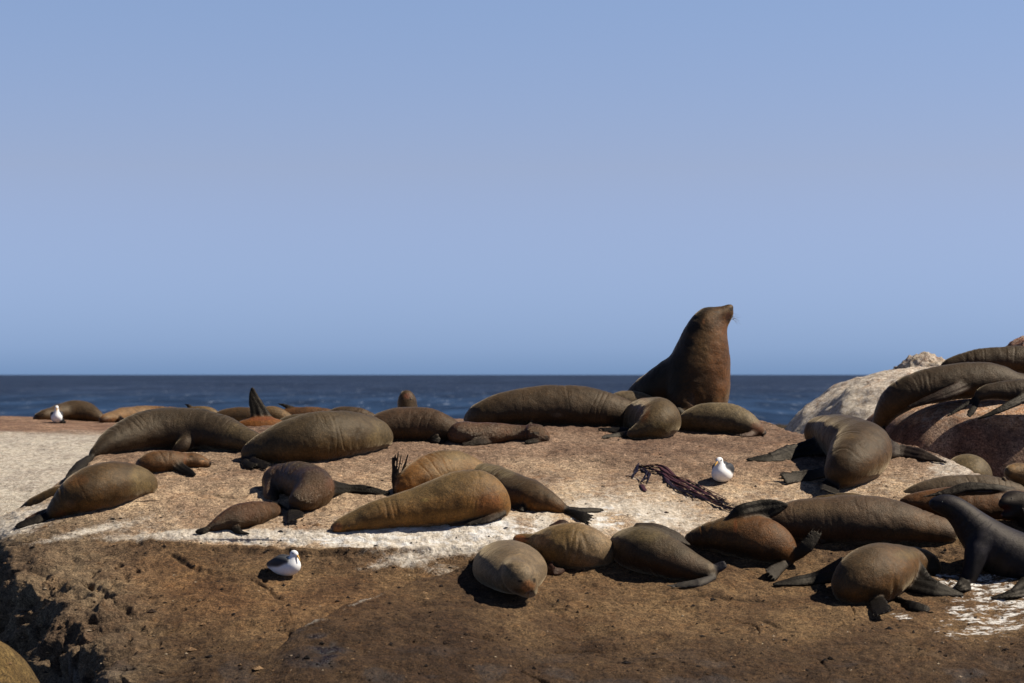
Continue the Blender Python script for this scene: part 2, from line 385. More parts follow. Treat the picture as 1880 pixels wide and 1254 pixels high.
# foot of the white step: a rough lip of the lower ledge
foot = np.interp(PX, [330, 380, 600, 870, 1000], [992, 1003, 1008, 1004, 1000])
D += 0.05 * smooth(8, 1, np.abs(PY - foot - 5)) * smooth(330, 400, PX) * smooth(960, 850, PX) * (0.6 + 0.9 * vnoise(P * 8, 71))
crk = 0
for pl in ([(300, 1010), (360, 1040), (430, 1052), (520, 1100), (545, 1158)], [(980, 1120), (1060, 1102), (1170, 1110), (1290, 1096), (1420, 1105)], [(1180, 1190), (1260, 1150), (1380, 1140), (1450, 1160), (1600, 1150)],
           [(760, 1210), (860, 1180), (940, 1190), (1080, 1172)], [(60, 1010), (130, 1030), (190, 1018), (260, 1000), (330, 996)], [(130, 1120), (190, 1100), (230, 1130), (300, 1150)], [(1020, 850), (1090, 845), (1150, 856)], [(380, 905), (430, 915), (470, 900)]):
    a_x = [q[0] for q in pl]; a_y = [q[1] for q in pl]
    dd = np.abs(PY - np.interp(PX, a_x, a_y) + 9 * vnoise(P * 2.5, 92) + 3 * vnoise(P * 9, 93)); ins_ = smooth(a_x[0] - 8, a_x[0] + 20, PX) * smooth(a_x[-1] + 8, a_x[-1] - 20, PX)
    crk = np.maximum(crk, np.exp(-(dd / 2.6) ** 2) * ins_ * smooth(-0.3, 0.15, vnoise(P * 2.2, 94)))
D -= 0.030 * crk
for (hx, hy, hr) in [(219, 1037, 7), (230, 1063, 9), (178, 1052, 6), (252, 1048, 5), (258, 1097, 4), (232, 1125, 10), (486, 1067, 5), (530, 1160, 6), (190, 1100, 9), (205, 1108, 10), (178, 1092, 10), (165, 1088, 8)]:
    D -= 0.06 * np.exp(-(((PX - hx) / hr) ** 2 + ((PY - hy) / (hr * 0.6)) ** 2) ** 1.5)
P2 = P + NA * D[:, None]
# pigment of the stone
far_, mid_, low_, bot_, left_ = lin(150, 129, 115), lin(200, 180, 158), lin(126, 104, 78), lin(74, 58, 43), lin(136, 122, 104)
t = smooth(815, 915, PY + 25 * vnoise(P * 0.8, 91))[:, None]; col = far_ * (1 - t) + mid_ * t
foot0 = np.interp(PX, [330, 380, 600, 870, 1000], [992, 1003, 1008, 1004, 1000])
lowm = smooth(-6, 6, PY - np.interp(PX, [-50, 100, 330, 380, 600, 870, 960, 1110, 1250, 1400, 1640, 1800], [960, 985, 992, 1003, 1007, 1003, 1000, 990, 985, 960, 940, 930]) + 5 * vnoise(P * 5, 55))[:, None]
col = col * (1 - lowm) + low_ * lowm
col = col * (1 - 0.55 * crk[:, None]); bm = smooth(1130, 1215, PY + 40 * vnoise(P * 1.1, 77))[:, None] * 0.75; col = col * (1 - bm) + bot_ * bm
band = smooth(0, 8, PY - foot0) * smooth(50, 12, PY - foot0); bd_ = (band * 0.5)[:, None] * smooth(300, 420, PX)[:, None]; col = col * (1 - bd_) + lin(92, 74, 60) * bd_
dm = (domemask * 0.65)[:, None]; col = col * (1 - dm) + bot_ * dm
lm = smooth(360, 150, PX)[:, None] * smooth(930, 960, PY)[:, None] * 0.8; col = col * (1 - lm) + left_ * lm
og = blob(PX, PY, [(330, 1070, 130, 45, 15, .7), (560, 1110, 190, 45, 0, .45), (1750, 740, 200, 40, 0, 0.3)])[:, None]
col = col * (1 - 0.35 * og) + lin(146, 104, 66) * 0.35 * og
guano = blob(PX, PY, [
 (600, 990, 290, 14, 1, 1.0), (800, 985, 170, 26, -3, 1.1), (930, 975, 110, 38, -10, 0.85), (1085, 950, 60, 30, 10, .6), (1190, 955, 120, 36, 8, 0.5),
 (1150, 915, 190, 50, 5, 0.13), (1290, 925, 170, 50, 5, 0.16), (1480, 905, 120, 30, 0, 0.16), (1650, 885, 120, 30, -10, 0.2), (1760, 865, 60, 26, 20, 0.5),
 (560, 960, 150, 26, 0, 0.2), (430, 988, 90, 12, 4, 0.6), (250, 960, 130, 22, -8, 0.22), (40, 955, 90, 26, -20, 0.75), (150, 978, 100, 7, -12, .5), (300, 985, 130, 7, -3, .4),
 (760, 1025, 110, 10, -8, 0.42), (800, 1040, 90, 10, 10, 0.33), (1010, 890, 160, 30, 5, 0.12),

 (670, 1120, 40, 4, -25, .35), (575, 1160, 30, 5, -10, .4)])
guano = guano * (1 - 0.75 * blob(PX, PY, [(585, 997, 26, 12, 0, 1), (510, 995, 22, 10, 0, 1), (960, 970, 30, 26, 20, 1), (1050, 955, 34, 22, 10, 1), (560, 965, 20, 9, 20, .8), (1130, 955, 45, 18, 15, 1), (430, 1000, 30, 7, 0, .8)]))
splash = blob(PX, PY, [(1800, 1072, 110, 22, 6, 1.0), (1790, 1105, 100, 30, 20, 0.85), (1870, 1090, 60, 36, 20, 0.9), (1745, 1150, 64, 40, 20, 0.84), (1655, 1128, 30, 9, 10, .9), (1410, 1092, 90, 8, 8, .5), (1850, 1150, 60, 44, 0, .75), (600, 990, 260, 14, 1, 1.0), (800, 985, 170, 24, -3, 1.0), (930, 975, 110, 34, -10, .8), (1090, 955, 60, 22, 10, .7), (1190, 965, 130, 30, 10, .55), (760, 1030, 120, 10, -6, .6), (40, 955, 70, 20, -20, .7), (1230, 930, 150, 40, 8, .5)])
wet = np.clip(blob(PX, PY, [(585, 1195, 55, 16, 22, 1.0), (605, 1215, 16, 22, 0, .8), (600, 1238, 45, 7, 0, 0.5)]) * smooth(-0.15, 0.25, vnoise(P * 5, 88)) + 0.4 * smooth(1185, 1235, PY) * smooth(0.05, 0.3, vnoise(P * 2.6, 89)), 0, 1)
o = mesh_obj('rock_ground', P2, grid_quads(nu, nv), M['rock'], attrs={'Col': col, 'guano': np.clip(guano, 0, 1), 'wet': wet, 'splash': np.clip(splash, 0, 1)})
tag(o, 'broad sunlit granite slab with a white streaked step above a brown lower ledge', None, kind='structure')
add_terrain(P2.reshape(nu, nv, 3), 5)

# pale rock plateau behind, on the left and running on behind the slab
rb = lambda top: [(1150, 27.5), (1000, 28.6), (945, 29.6), (900, 30.8), (860, 32.2), (820, 34.3), (793, 37.2), (779, 40.5), (top, 45.5)]
COLB = {-700: rb(762), -100: rb(763), 0: rb(764), 100: rb(768), 200: rb(771), 400: rb(771), 700: rb(771), 1000: rb(773), 1120: [(1150, 27.5), (1000, 29), (960, 30), (930, 31), (900, 32), (880, 33.5), (860, 36), (850, 39), (845, 43)]}
ub = np.linspace(-700, 1120, 520)
GB = sheet(COLB, [(1.0, -0.3), (2.0, -2), (3, -7)], ub, lambda nr: ([8, 20] + [36] * 20)[:nr - 1])
nu, nv = GB.shape[:2]; P = GB.reshape(-1, 3); PX, PY = topx(P); NBn = grid_normals(GB).reshape(-1, 3)
if NBn[:, 2].mean() < 0: NBn = -NBn
D = 0.05 * fbm(P * 0.6, 4, 101) + 0.012 * fbm(P * 5, 4, 111)
P2 = P + NBn * D[:, None]
t = smooth(800, 786, PY + 3 * vnoise(P, 4))[:, None]
col = lin(190, 186, 180) * (1 - t) + lin(158, 132, 116) * t
gu = np.clip(0.40 * smooth(787, 800, PY + 3 * vnoise(P * 0.7, 8)) + 0.05, 0, 1)
o = mesh_obj('pale_rock_ground', P2, grid_quads(nu, nv), M['rock'], attrs={'Col': col, 'guano': gu, 'wet': np.zeros(len(P)), 'splash': np.zeros(len(P))})
tag(o, 'pale grey rock plateau with a brown top strip beyond the slab', None, kind='structure')
add_terrain(P2.reshape(nu, nv, 3), 4)

def boulder(name, label, cx, cy, cz, hx, hy, hz, e, amp, freq, colf, guf, res=220, seed=0, craggy=0.0, shape=None):
    """closed boulder: superellipsoid, displaced; colf/guf give the colour from point and normal"""
    th = np.linspace(0, 2 * math.pi, res, endpoint=False); ph = np.linspace(-math.pi / 2 + 0.02, math.pi / 2 - 0.02, res // 2)
    T, H = np.meshgrid(th, ph, indexing='ij')
    d = np.stack([np.cos(H) * np.cos(T), np.cos(H) * np.sin(T), np.sin(H)], 2).reshape(-1, 3)
    r = (np.abs(d[:, 0]) ** e + np.abs(d[:, 1]) ** e + np.abs(d[:, 2]) ** e) ** (-1 / e)
    P = d * r[:, None]
    if shape is not None: P = shape(P)
    P = P * np.array([hx, hy, hz]) + np.array([cx, cy, cz])
    nrm = d / np.array([hx, hy, hz]); nrm /= np.linalg.norm(nrm, axis=1, keepdims=True)
    D = amp * fbm(P * freq + seed, 5, seed) + craggy * (ridged(warp(P, 0.15, 2, seed + 3) * 2.2, 4, seed + 9) - 1.1)
    P = P + nrm * D[:, None]
    nu, nv = T.shape; i, j = np.meshgrid(np.arange(nu), np.arange(nv - 1), indexing='ij')
    a = (i * nv + j).ravel(); bq = (((i + 1) % nu) * nv + j).ravel()
    Q = np.stack([a, bq, bq + 1, a + 1], 1)
    capb = len(P); P = np.vstack([P, P.reshape(nu, nv, 3)[:, 0].mean(0), P.reshape(nu, nv, 3)[:, -1].mean(0)]); nrm = np.vstack([nrm, [0, 0, -1], [0, 0, 1]])
    k = np.arange(nu); tri = np.concatenate([np.stack([((k + 1) % nu) * nv, k * nv, np.full(nu, capb), np.full(nu, capb)], 1), np.stack([k * nv + nv - 1, ((k + 1) % nu) * nv + nv - 1, np.full(nu, capb + 1), np.full(nu, capb + 1)], 1)])
    # caps as quads with a tiny split would be degenerate, so build them as triangles in a bmesh-free way
    me_q = Q
    PX, PY = topx(P)
    col = colf(P, nrm, PX, PY); gu = guf(P, nrm, PX, PY)
    me = bpy.data.meshes.new(name)
    base = np.array([cx, cy, cz - hz])
    faces = [tuple(x) for x in me_q.tolist()] + [tuple(x[:3]) for x in tri.tolist()]
    me.from_pydata((P - base).tolist(), [], faces); me.update()
    me.polygons.foreach_set('use_smooth', np.ones(len(me.polygons), dtype=bool))
    for nm, arr in (('Col', col), ('guano', gu), ('wet', np.zeros(len(P))), ('splash', np.zeros(len(P)))):
        arr = np.asarray(arr, dtype=np.float32)
        if arr.ndim == 2: at = me.attributes.new(nm, 'FLOAT_COLOR', 'POINT'); at.data.foreach_set('color', np.hstack([arr, np.ones((len(arr), 1), dtype=np.float32)]).ravel())
        else: at = me.attributes.new(nm, 'FLOAT', 'POINT'); at.data.foreach_set('value', arr)
    me.materials.append(M['rock'])
    o = bpy.data.objects.new(name, me); C.objects.link(o); o.location = Vector(base)
    tag(o, label, 'boulder')
    TERR_V.append(P); TERR_Q.append(np.vstack([me_q, tri]) + _off[0]); _off[0] += len(P)
    return o

def mixc(a, b_, t): t = np.asarray(t)[:, None]; return a * (1 - t) + b_ * t
# pale rounded boulder behind on the right
boulder('boulder', 'pale lumpy boulder rising from the sea behind the right end of the slab', 6.75, 36.0, 1.6, 3.05, 3.2, 4.0, 2.6, 0.09, 1.2,
        lambda P, n, x, y: mixc(lin(160, 146, 128), lin(165, 128, 100), smooth(0.55, 0.9, n[:, 2] + 0.3 * vnoise(P * 1.5, 3))), lambda P, n, x, y: 0.6 + 0 * x, seed=5, craggy=0.03, res=360)
# brown topped boulder with a smooth dark face, ragged lit edge painted on
def overhang(P):
    P = P.copy(); f_ = np.clip(0.80 - P[:, 2], 0, 2) * smooth(0.1, -0.5, P[:, 1]); P[:, 1] += 0.10 * f_; return P
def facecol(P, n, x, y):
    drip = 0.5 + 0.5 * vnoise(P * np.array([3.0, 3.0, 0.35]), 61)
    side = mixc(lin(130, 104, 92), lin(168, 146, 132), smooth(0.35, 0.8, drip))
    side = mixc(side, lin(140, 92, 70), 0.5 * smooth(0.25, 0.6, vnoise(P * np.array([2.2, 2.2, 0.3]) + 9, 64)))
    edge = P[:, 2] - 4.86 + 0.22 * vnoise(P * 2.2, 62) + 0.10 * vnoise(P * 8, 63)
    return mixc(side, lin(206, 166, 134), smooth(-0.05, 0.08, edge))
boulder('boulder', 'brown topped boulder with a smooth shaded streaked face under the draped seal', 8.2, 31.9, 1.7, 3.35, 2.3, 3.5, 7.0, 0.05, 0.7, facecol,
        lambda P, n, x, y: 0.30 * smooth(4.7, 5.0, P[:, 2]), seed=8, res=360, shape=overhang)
boulder('boulder', 'small cracked pale boulder on the skyline left of the topmost seal', 7.05, 39.0, 5.05, 0.62, 0.9, 0.75, 2.6, 0.07, 2.2,
        lambda P, n, x, y: mixc(lin(165, 145, 120), lin(140, 100, 80), smooth(0, .5, vnoise(P * 3, 1))), lambda P, n, x, y: 0.45 + 0 * x, seed=13, craggy=0.08, res=200)
boulder('boulder', 'reddish stone cap on the skyline above the topmost seal', 8.75, 38.5, 5.5, 0.5, 0.7, 0.62, 2.6, 0.05, 2.5,
        lambda P, n, x, y: mixc(lin(165, 118, 95), lin(140, 100, 80), smooth(0, .5, vnoise(P * 3, 1))), lambda P, n, x, y: 0.25 + 0 * x, seed=17, craggy=0.05, res=140)
boulder('boulder', 'olive brown rounded boulder in the bottom corner beside the dark cleft', -4.62, 19.6, 1.3, 0.78, 1.1, 1.95, 2.3, 0.03, 1.0,
        lambda P, n, x, y: mixc(lin(120, 102, 66), lin(104, 84, 56), smooth(-.3, .5, vnoise(P * 2, 1))), lambda P, n, x, y: 0.0 * x, seed=21, res=260)
boulder('boulder', 'small grey knob of stone between the olive seal and the dark sleeping seal', 1.08, 25.25, 3.66, 0.16, 0.2, 0.22, 2.4, 0.02, 5,
        lambda P, n, x, y: mixc(lin(96, 84, 72), lin(70, 60, 52), smooth(-.3, .5, vnoise(P * 9, 1))), lambda P, n, x, y: 0.1 + 0 * x, seed=23, res=110)
boulder('boulder', 'low dark reef rock out of focus in the sea beyond the slab', 28.2, 225.0, -0.1, 3.4, 5.0, 0.6, 2.2, 0.35, 0.3,
        lambda P, n, x, y: mixc(lin(70, 62, 50), lin(45, 40, 36), smooth(-.3, .5, vnoise(P * .5, 1))), lambda P, n, x, y: 0.05 + 0 * x, seed=29, craggy=0.2, res=90)

TV = np.vstack(TERR_V); TQ = np.vstack(TERR_Q)
BVH = BVHTree.FromPolygons(TV.tolist(), [tuple(dict.fromkeys(q)) for q in TQ.tolist()])
def hit(px, py, default=None):
    d = Vector((px - CX, F, -(py - HY))).normalized()
    r = BVH.ray_cast(Vector((0, 0, CAMZ)), d, 60)
    return float(r[0][1]) if r[0] is not None else default
print('terrain', round(time.time() - T_START, 1))
# ------------------------------------------------------------------ implicit-surface animals
def spline(nodes, per=4):
    n = np.array(nodes, dtype=float)
    if len(n) < 3: per = max(per, 2)
    t = np.arange(len(n)); x = np.linspace(0, len(n) - 1, (len(n) - 1) * per + 1)
    return hermite(t, n, x)

class Tube:
    """nodes (n,4) x,y,z,r ; cross-section r*(wf) sideways"""
    def __init__(s, nodes, wf=1.08, sag=0.15, ref='Y', col=None, per=4, k=0.05, leather=0.0):
        nd_ = np.array(nodes, dtype=float); ln_ = np.linalg.norm(np.diff(nd_[:, :3], axis=0), axis=1).max(); per = max(per, int(math.ceil(ln_ / 0.045))) if nd_[:, 3].max() > 0.05 else per
        s.n = spline(nodes, per).astype(np.float32); s.wf = wf; s.sag = sag; s.col = col; s.k = k; s.leather = leather
        seg_ = float(np.linalg.norm(np.diff(s.n[:, :3], axis=0), axis=1).mean()); rm_ = float(s.n[:, 3].mean()); kk_ = min(0.028, 0.22 * rm_)
        s.corr = kk_ * math.log(max(1.35, math.sqrt(6.28 * kk_ * rm_) / seg_))
        s.ref = np.array([0, 1, 0] if ref == 'Y' else [1, 0, 0], dtype=np.float32)
    def bounds(s):
        m = (s.n[:, 3] * max(s.wf, 1) * 1.25)[:, None] + 0.03
        return (s.n[:, :3] - m).min(0), (s.n[:, :3] + m).max(0)
    def d(s, P):
        kk = min(0.028, 0.22 * float(s.n[:, 3].mean())); best = np.full(len(P), 9.0, dtype=np.float32)
        for a, b in zip(s.n[:-1], s.n[1:]):
            ba = b[:3] - a[:3]; l2 = float(ba @ ba) + 1e-9; T = ba / math.sqrt(l2)
            S = s.ref - T * float(s.ref @ T); ns = np.linalg.norm(S)
            if ns < 0.2: S = np.array([1, 0, 0], dtype=np.float32); S = S - T * float(S @ T); ns = np.linalg.norm(S)
            S = S / ns; U = np.cross(T, S)
            if U[2] < 0: U = -U
            q = P - a[:3]
            t = np.clip((q @ ba) / l2, 0, 1); r = a[3] + t * (b[3] - a[3])
            q = q - t[:, None] * ba
            qs = q @ S; qu = q @ U; qt = q @ T
            w = s.wf * (1 - s.sag * np.clip(qu / r, -1, 1)) if s.sag else s.wf
            d = np.sqrt((qs / w) ** 2 + qu ** 2 + qt ** 2) - r
            lo_ = np.minimum(best, d); best = lo_ - kk * np.log1p(np.exp(-np.abs(best - d) / kk))
        return best + s.corr

class Blade:
    """nodes (n,4) x,y,z,halfwidth ; W (n,3) width directions ; thickness th"""
    def __init__(s, nodes, W, th0=0.028, th1=0.012, col=None, per=4, k=0.03, ridge=0.0):
        full = spline(np.hstack([np.array(nodes), np.array(W)]), per).astype(np.float32)
        s.n = full[:, :4]; s.W = full[:, 4:7]; s.th = np.linspace(th0, th1, len(full)).astype(np.float32)
        s.col = col; s.k = k; s.leather = 1.0; s.ridge = ridge
    def bounds(s):
        m = s.n[:, 3:4] + 0.04
        return (s.n[:, :3] - m).min(0), (s.n[:, :3] + m).max(0)
    def d(s, P):
        best = np.full(len(P), 9.0, dtype=np.float32)
        for i in range(len(s.n) - 1):
            a, b = s.n[i], s.n[i + 1]
            ba = b[:3] - a[:3]; l2 = float(ba @ ba) + 1e-9; T = ba / math.sqrt(l2)
            W = (s.W[i] + s.W[i + 1]) / 2; W = W - T * float(W @ T); W /= np.linalg.norm(W) + 1e-9; Nn = np.cross(T, W)
            q = P - a[:3]; t = np.clip((q @ ba) / l2, 0, 1)
            w = np.maximum(a[3] + t * (b[3] - a[3]), 0.008); th = s.th[i] + t * (s.th[i + 1] - s.th[i])
            q = q - t[:, None] * ba
            qw = q @ W; qn = q @ Nn; qt = q @ T
            if s.ridge: th = th * (1 + s.ridge * np.cos(qw / w * 9.0))
            k0 = np.sqrt((qw / w) ** 2 + (qn / th) ** 2 + (qt / th) ** 2)
            k1 = np.sqrt((qw / w ** 2) ** 2 + (qn / th ** 2) ** 2 + (qt / th ** 2) ** 2) + 1e-6
            d = k0 * (k0 - 1) / k1
            np.minimum(best, d, out=best)
        return best

def smin(a, b, k):
    h = np.clip(0.5 + 0.5 * (b - a) / k, 0, 1)
    return b + (a - b) * h - k * h * (1 - h)

def field(prims, P, disp, seed):
    d = None
    for p in prims:
        lo, hi = p.bounds(); m_ = ((P > lo - 0.09) & (P < hi + 0.09)).all(1)
        e = np.full(len(P), 0.5, dtype=np.float32)
        if m_.any(): e[m_] = p.d(P[m_])
        d = e if d is None else smin(d, e, p.k)
    if disp: d = d + disp * fbm(P * 3.6, 3, seed)
    return d

def surface(prims, h, disp=0.006, seed=0):
    lo = np.min([p.bounds()[0] for p in prims], 0) - 3 * h; hi = np.max([p.bounds()[1] for p in prims], 0) + 3 * h
    S = 4
    nc = np.ceil((hi - lo) / (h * S)).astype(int) + 1
    ax = [lo[i] + np.arange(nc[i] + 1) * h * S for i in range(3)]
    X = np.stack(np.meshgrid(*ax, indexing='ij'), -1).reshape(-1, 3).astype(np.float32)
    Dc = field(prims, X, 0, seed).reshape(nc + 1)
    mn = np.full(nc, 9.0)
    for a in (0, 1):
        for b_ in (0, 1):
            for c_ in (0, 1):
                mn = np.minimum(mn, np.abs(Dc[a:a + nc[0], b_:b_ + nc[1], c_:c_ + nc[2]]))
    act = mn < h * S * 1.5
    nf = nc * S + 1
    sgn = np.repeat(np.repeat(np.repeat(Dc[:-1, :-1, :-1], S, 0), S, 1), S, 2)
    Df = np.full(nf, 1.0, dtype=np.float32); Df[:-1, :-1, :-1] = sgn
    m = np.zeros(nf, dtype=bool)
    mk = np.repeat(np.repeat(np.repeat(act, S, 0), S, 1), S, 2)
    m[:-1, :-1, :-1] = mk; m[1:, :-1, :-1] |= mk; m[:-1, 1:, :-1] |= mk; m[:-1, :-1, 1:] |= mk; m[1:, 1:, :-1] |= mk; m[1:, :-1, 1:] |= mk; m[:-1, 1:, 1:] |= mk; m[1:, 1:, 1:] |= mk
    I = np.argwhere(m); Pf = (lo + I * h).astype(np.float32)
    Df[m] = field(prims, Pf, disp, seed)
    # surface nets
    ins = Df < 0
    cs = ins[:-1, :-1, :-1].astype(np.int8)
    cnt = np.zeros(np.array(ins.shape) - 1, dtype=np.int8)
    offs = [(a, b_, c_) for a in (0, 1) for b_ in (0, 1) for c_ in (0, 1)]
    sh = cnt.shape
    for a, b_, c_ in offs: cnt += ins[a:a + sh[0], b_:b_ + sh[1], c_:c_ + sh[2]]
    cell = np.argwhere((cnt > 0) & (cnt < 8))
    idx = np.full(sh, -1, dtype=np.int64); idx[tuple(cell.T)] = np.arange(len(cell))
    acc = np.zeros((len(cell), 3)); num = np.zeros(len(cell))
    for a in offs:
        for axn in range(3):
            if a[axn]: continue
            b_ = list(a); b_[axn] = 1
            da = Df[cell[:, 0] + a[0], cell[:, 1] + a[1], cell[:, 2] + a[2]]; db = Df[cell[:, 0] + b_[0], cell[:, 1] + b_[1], cell[:, 2] + b_[2]]
            mm = (da < 0) != (db < 0); t = np.where(mm, da / np.where(mm, da - db, 1), 0)
            p = np.repeat(np.array(a, dtype=float)[None], len(cell), 0); p[:, axn] += t
            acc[mm] += p[mm]; num[mm] += 1
    V = lo + (cell + acc / num[:, None]) * h
    Q = []
    for axn in range(3):
        sl0 = [slice(None)] * 3; sl1 = [slice(None)] * 3; sl0[axn] = slice(0, -1); sl1[axn] = slice(1, None)
        A = ins[tuple(sl0)]; B = ins[tuple(sl1)]
        e = np.argwhere(A != B); flip = A[tuple(e.T)]
        u, v = (axn + 1) % 3, (axn + 2) % 3
        ok = (e[:, u] > 0) & (e[:, v] > 0) & (e[:, u] < sh[u]) & (e[:, v] < sh[v]); e = e[ok]; flip = flip[ok]
        def cidx(du, dv):
            c = e.copy(); c[:, u] -= du; c[:, v] -= dv; return idx[tuple(c.T)]
        q = np.stack([cidx(1, 1), cidx(0, 1), cidx(0, 0), cidx(1, 0)], 1)
        q[~flip] = q[~flip][:, ::-1]; Q.append(q)
    Q = np.vstack(Q); Q = Q[(Q >= 0).all(1)]
    # one light relaxation
    for _ in range(2):
        s = np.zeros_like(V); c = np.zeros(len(V))
        for i in range(4):
            a, b_ = Q[:, i], Q[:, (i + 1) % 4]
            for k in range(3):
                s[:, k] += np.bincount(a, V[b_, k], len(V)) + np.bincount(b_, V[a, k], len(V))
            c += np.bincount(a, minlength=len(V)) + np.bincount(b_, minlength=len(V))
        V = V * 0.5 + 0.5 * s / np.maximum(c, 1)[:, None]
    # drop pieces that are not joined to the main surface
    par = np.arange(len(V))
    for _ in range(60):
        m_ = par[Q].min(1); new = par.copy()
        for i in range(4): np.minimum.at(new, Q[:, i], m_)
        new = new[new]
        if (new == par).all(): break
        par = new
    return V, Q

SLATE, LEATH = lin(20, 18, 19), lin(32, 28, 26)
SEALS = {}; FURK = 0.275
def seal(key, label, B, fore=(), hind=(), extra=(), col=(92, 76, 58), belly=None, paint=(), Y=None, dY=0.0, c=0.35, mat='fur',
         wf=1.10, sag=0.15, ref='Y', h=0.0105, eyes=(), whisk=None, disp=0.010, ground=True, lcol=SLATE, seed=0, smoothY=2, kx=0.05, fold_k=0.5, group='fur seals lying on the rocks'):
    """B: body nodes (px,py,r_px[,dy]) head to tail or back; fore: blades [(px,py,halfwidth[,dy])...]; hind: fans"""
    B = [tuple(b) + (0.0,) * (4 - len(b)) for b in B]
    arr = np.array([b[:4] for b in B], dtype=float)
    if Y is None:
        hs = [hit(px, py + 0.88 * r) for px, py, r, _ in B]
        good = [x for x in hs if x is not None]
        if not good: good = [28.0]
        med = float(np.median(good)); hs = [med if (x is None or abs(x - med) > 2.2) else x for x in hs]
        hs = np.array([x + c * r * x / F for x, (px, py, r, _) in zip(hs, B)])
        for _ in range(smoothY):
            hp = np.concatenate([[hs[0]], hs, [hs[-1]]]); hs = (hp[:-2] + 2 * hp[1:-1] + hp[2:]) / 4
    else: hs = np.full(len(B), float(Y))
    Ys = hs + arr[:, 3] + dY
    def node(px, py, r, y): return list(unp(px, py, y)) + [r * y / F]
    body = [node(px, py, r, y) for (px, py, r, _), y in zip(B, Ys)]
    prims = [Tube(body, wf=wf, sag=sag, ref=ref)]
    kx_ = kx
    def bodyY(px, py):
        d = np.hypot(arr[:, 0] - px, arr[:, 1] - py); wgt = 1 / (d + 4) ** 2
        return float((wgt * Ys).sum() / wgt.sum())
    for ex in extra:   # extra body tubes: nodes with absolute dy against the body
        nd = [tuple(b) + (0.0,) * (4 - len(b)) for b in ex]
        prims.append(Tube([node(px, py, r, bodyY(px, py) + dy) for px, py, r, dy in nd], wf=1.0, sag=0, k=kx_))
    def lay(nodes, raised):
        nd = [tuple(b) + (0.0,) * (4 - len(b)) for b in nodes]; ys = []
        y0 = bodyY(nd[0][0], nd[0][1]) + nd[0][3]
        for i, (px, py, wd, dy) in enumerate(nd):
            if i == 0: ys.append(y0); continue
            if raised: ys.append(y0 + dy)
            else:
                g = hit(px, py + 0.7 * wd)
                ys.append((g - 0.02 if g is not None and abs(g - y0) < 1.6 else y0) + dy)
        return nd, ys
    def perp(nd, ys, tilt):
        W = []
        for i in range(len(nd)):
            a = nd[max(i - 1, 0)]; b_ = nd[min(i + 1, len(nd) - 1)]
            dx, dz = b_[0] - a[0], -(b_[1] - a[1]); l = math.hypot(dx, dz) + 1e-6
            n = np.array([-dz / l, 0, dx / l])
            if n[2] < 0: n = -n
            W.append(n * math.cos(tilt) + np.array([0, 1, 0]) * math.sin(tilt))
        return W
    for f in fore:
        raised = f.get('raised', False); tilt = math.radians(f.get('tilt', 20 if raised else 50))
        nd, ys = lay(f['n'], raised)
        W = perp(nd, ys, tilt)
        nodes = [list(unp(px, py, y)) + [wd * y / F / math.cos(tilt)] for (px, py, wd, _), y in zip(nd, ys)]
        prims.append(Blade(nodes, W, th0=f.get('th', 0.034), th1=0.012, col=f.get('col', lcol) * 0.42, ridge=0.15))
    for f in hind:
        raised = f.get('raised', False); tilt = math.radians(f.get('tilt', 15 if raised else 45))
        nd, ys = lay(f['n'], raised)
        W = perp(nd, ys, tilt)
        cen = [unp(px, py, y) for (px, py, _, _), y in zip(nd, ys)]; hw = [wd * y / F / math.cos(tilt) * (0.62 if i == 0 else 0.9 if i < len(nd) - 1 else 1.12) for i, ((_, _, wd, _), y) in enumerate(zip(nd, ys))]
        nodes = [list(p_) + [w_ * 0.9] for p_, w_ in zip(cen, hw)]
        last = np.array(nodes[-1]); prev = np.array(nodes[-2]); web = nodes[:-1] + [list(prev + (last - prev) * f.get('web', 0.72))]; web[-1][3] *= 0.88
        prims.append(Blade(web, W, th0=0.028, th1=0.0095, col=f.get('col', lcol) * 0.38))
        for q in (-2, -1, 0, 1, 2):
            u = q / 2 * 0.92; ext = 1.06 - 0.05 * q * q + 0.06 * ((q * 7 + seed) % 3 - 1)
            dn = []
            for i, (p_, w_, Wd) in enumerate(zip(cen, hw, W)):
                pp = p_ + np.array(Wd) * w_ * u * (0.6 if i == 0 else 1.12 if i == len(cen) - 1 else 0.95)
                if i == len(cen) - 1: pp = cen[i - 1] + (pp - cen[i - 1]) * ext
                dn.append(list(pp) + [max(0.010, 0.017 - 0.004 * i)])
            dn[-1][3] = 0.006
            prims.append(Tube(dn, wf=1.0, sag=0, per=2, k=0.008, col=f.get('col', lcol) * 0.8, leather=1.0))
    V, Q = surface(prims, h, disp, seed)
    # skin folds running round the trunk
    bn = spline(body, 6); ss = np.concatenate([[0], np.cumsum(np.linalg.norm(np.diff(bn[:, :3], axis=0), axis=1))])
    num_ = 0; den_ = 1e-9
    for b0, s0 in zip(bn, ss):
        w_ = np.exp(-((V - b0[:3]) ** 2).sum(1) / (2 * 0.13 ** 2)); num_ = num_ + w_ * s0; den_ = den_ + w_
    sb = num_ / den_; fcn = np.cross(V[Q[:, 2]] - V[Q[:, 0]], V[Q[:, 3]] - V[Q[:, 1]]); fo = np.zeros_like(V)
    for k_ in range(3):
        for i in range(4): fo[:, k_] += np.bincount(Q[:, i], fcn[:, k_], len(V))
    fo /= np.linalg.norm(fo, axis=1, keepdims=True) + 1e-9
    q_ = np.stack([sb * 9 + 0.8 * vnoise(V * 3, seed + 40), V[:, 1] * 1.3 + seed, V[:, 2] * 1.3], 1)
    fold = np.abs(vnoise(q_, seed + 41)); msk = smooth(-0.05, 0.35, vnoise(V * 1.9 + seed, seed + 42)) * fold_k
    q2 = np.stack([sb * 26 + 0.8 * vnoise(V * 5, seed + 43), V[:, 1] * 4, V[:, 2] * 4], 1)
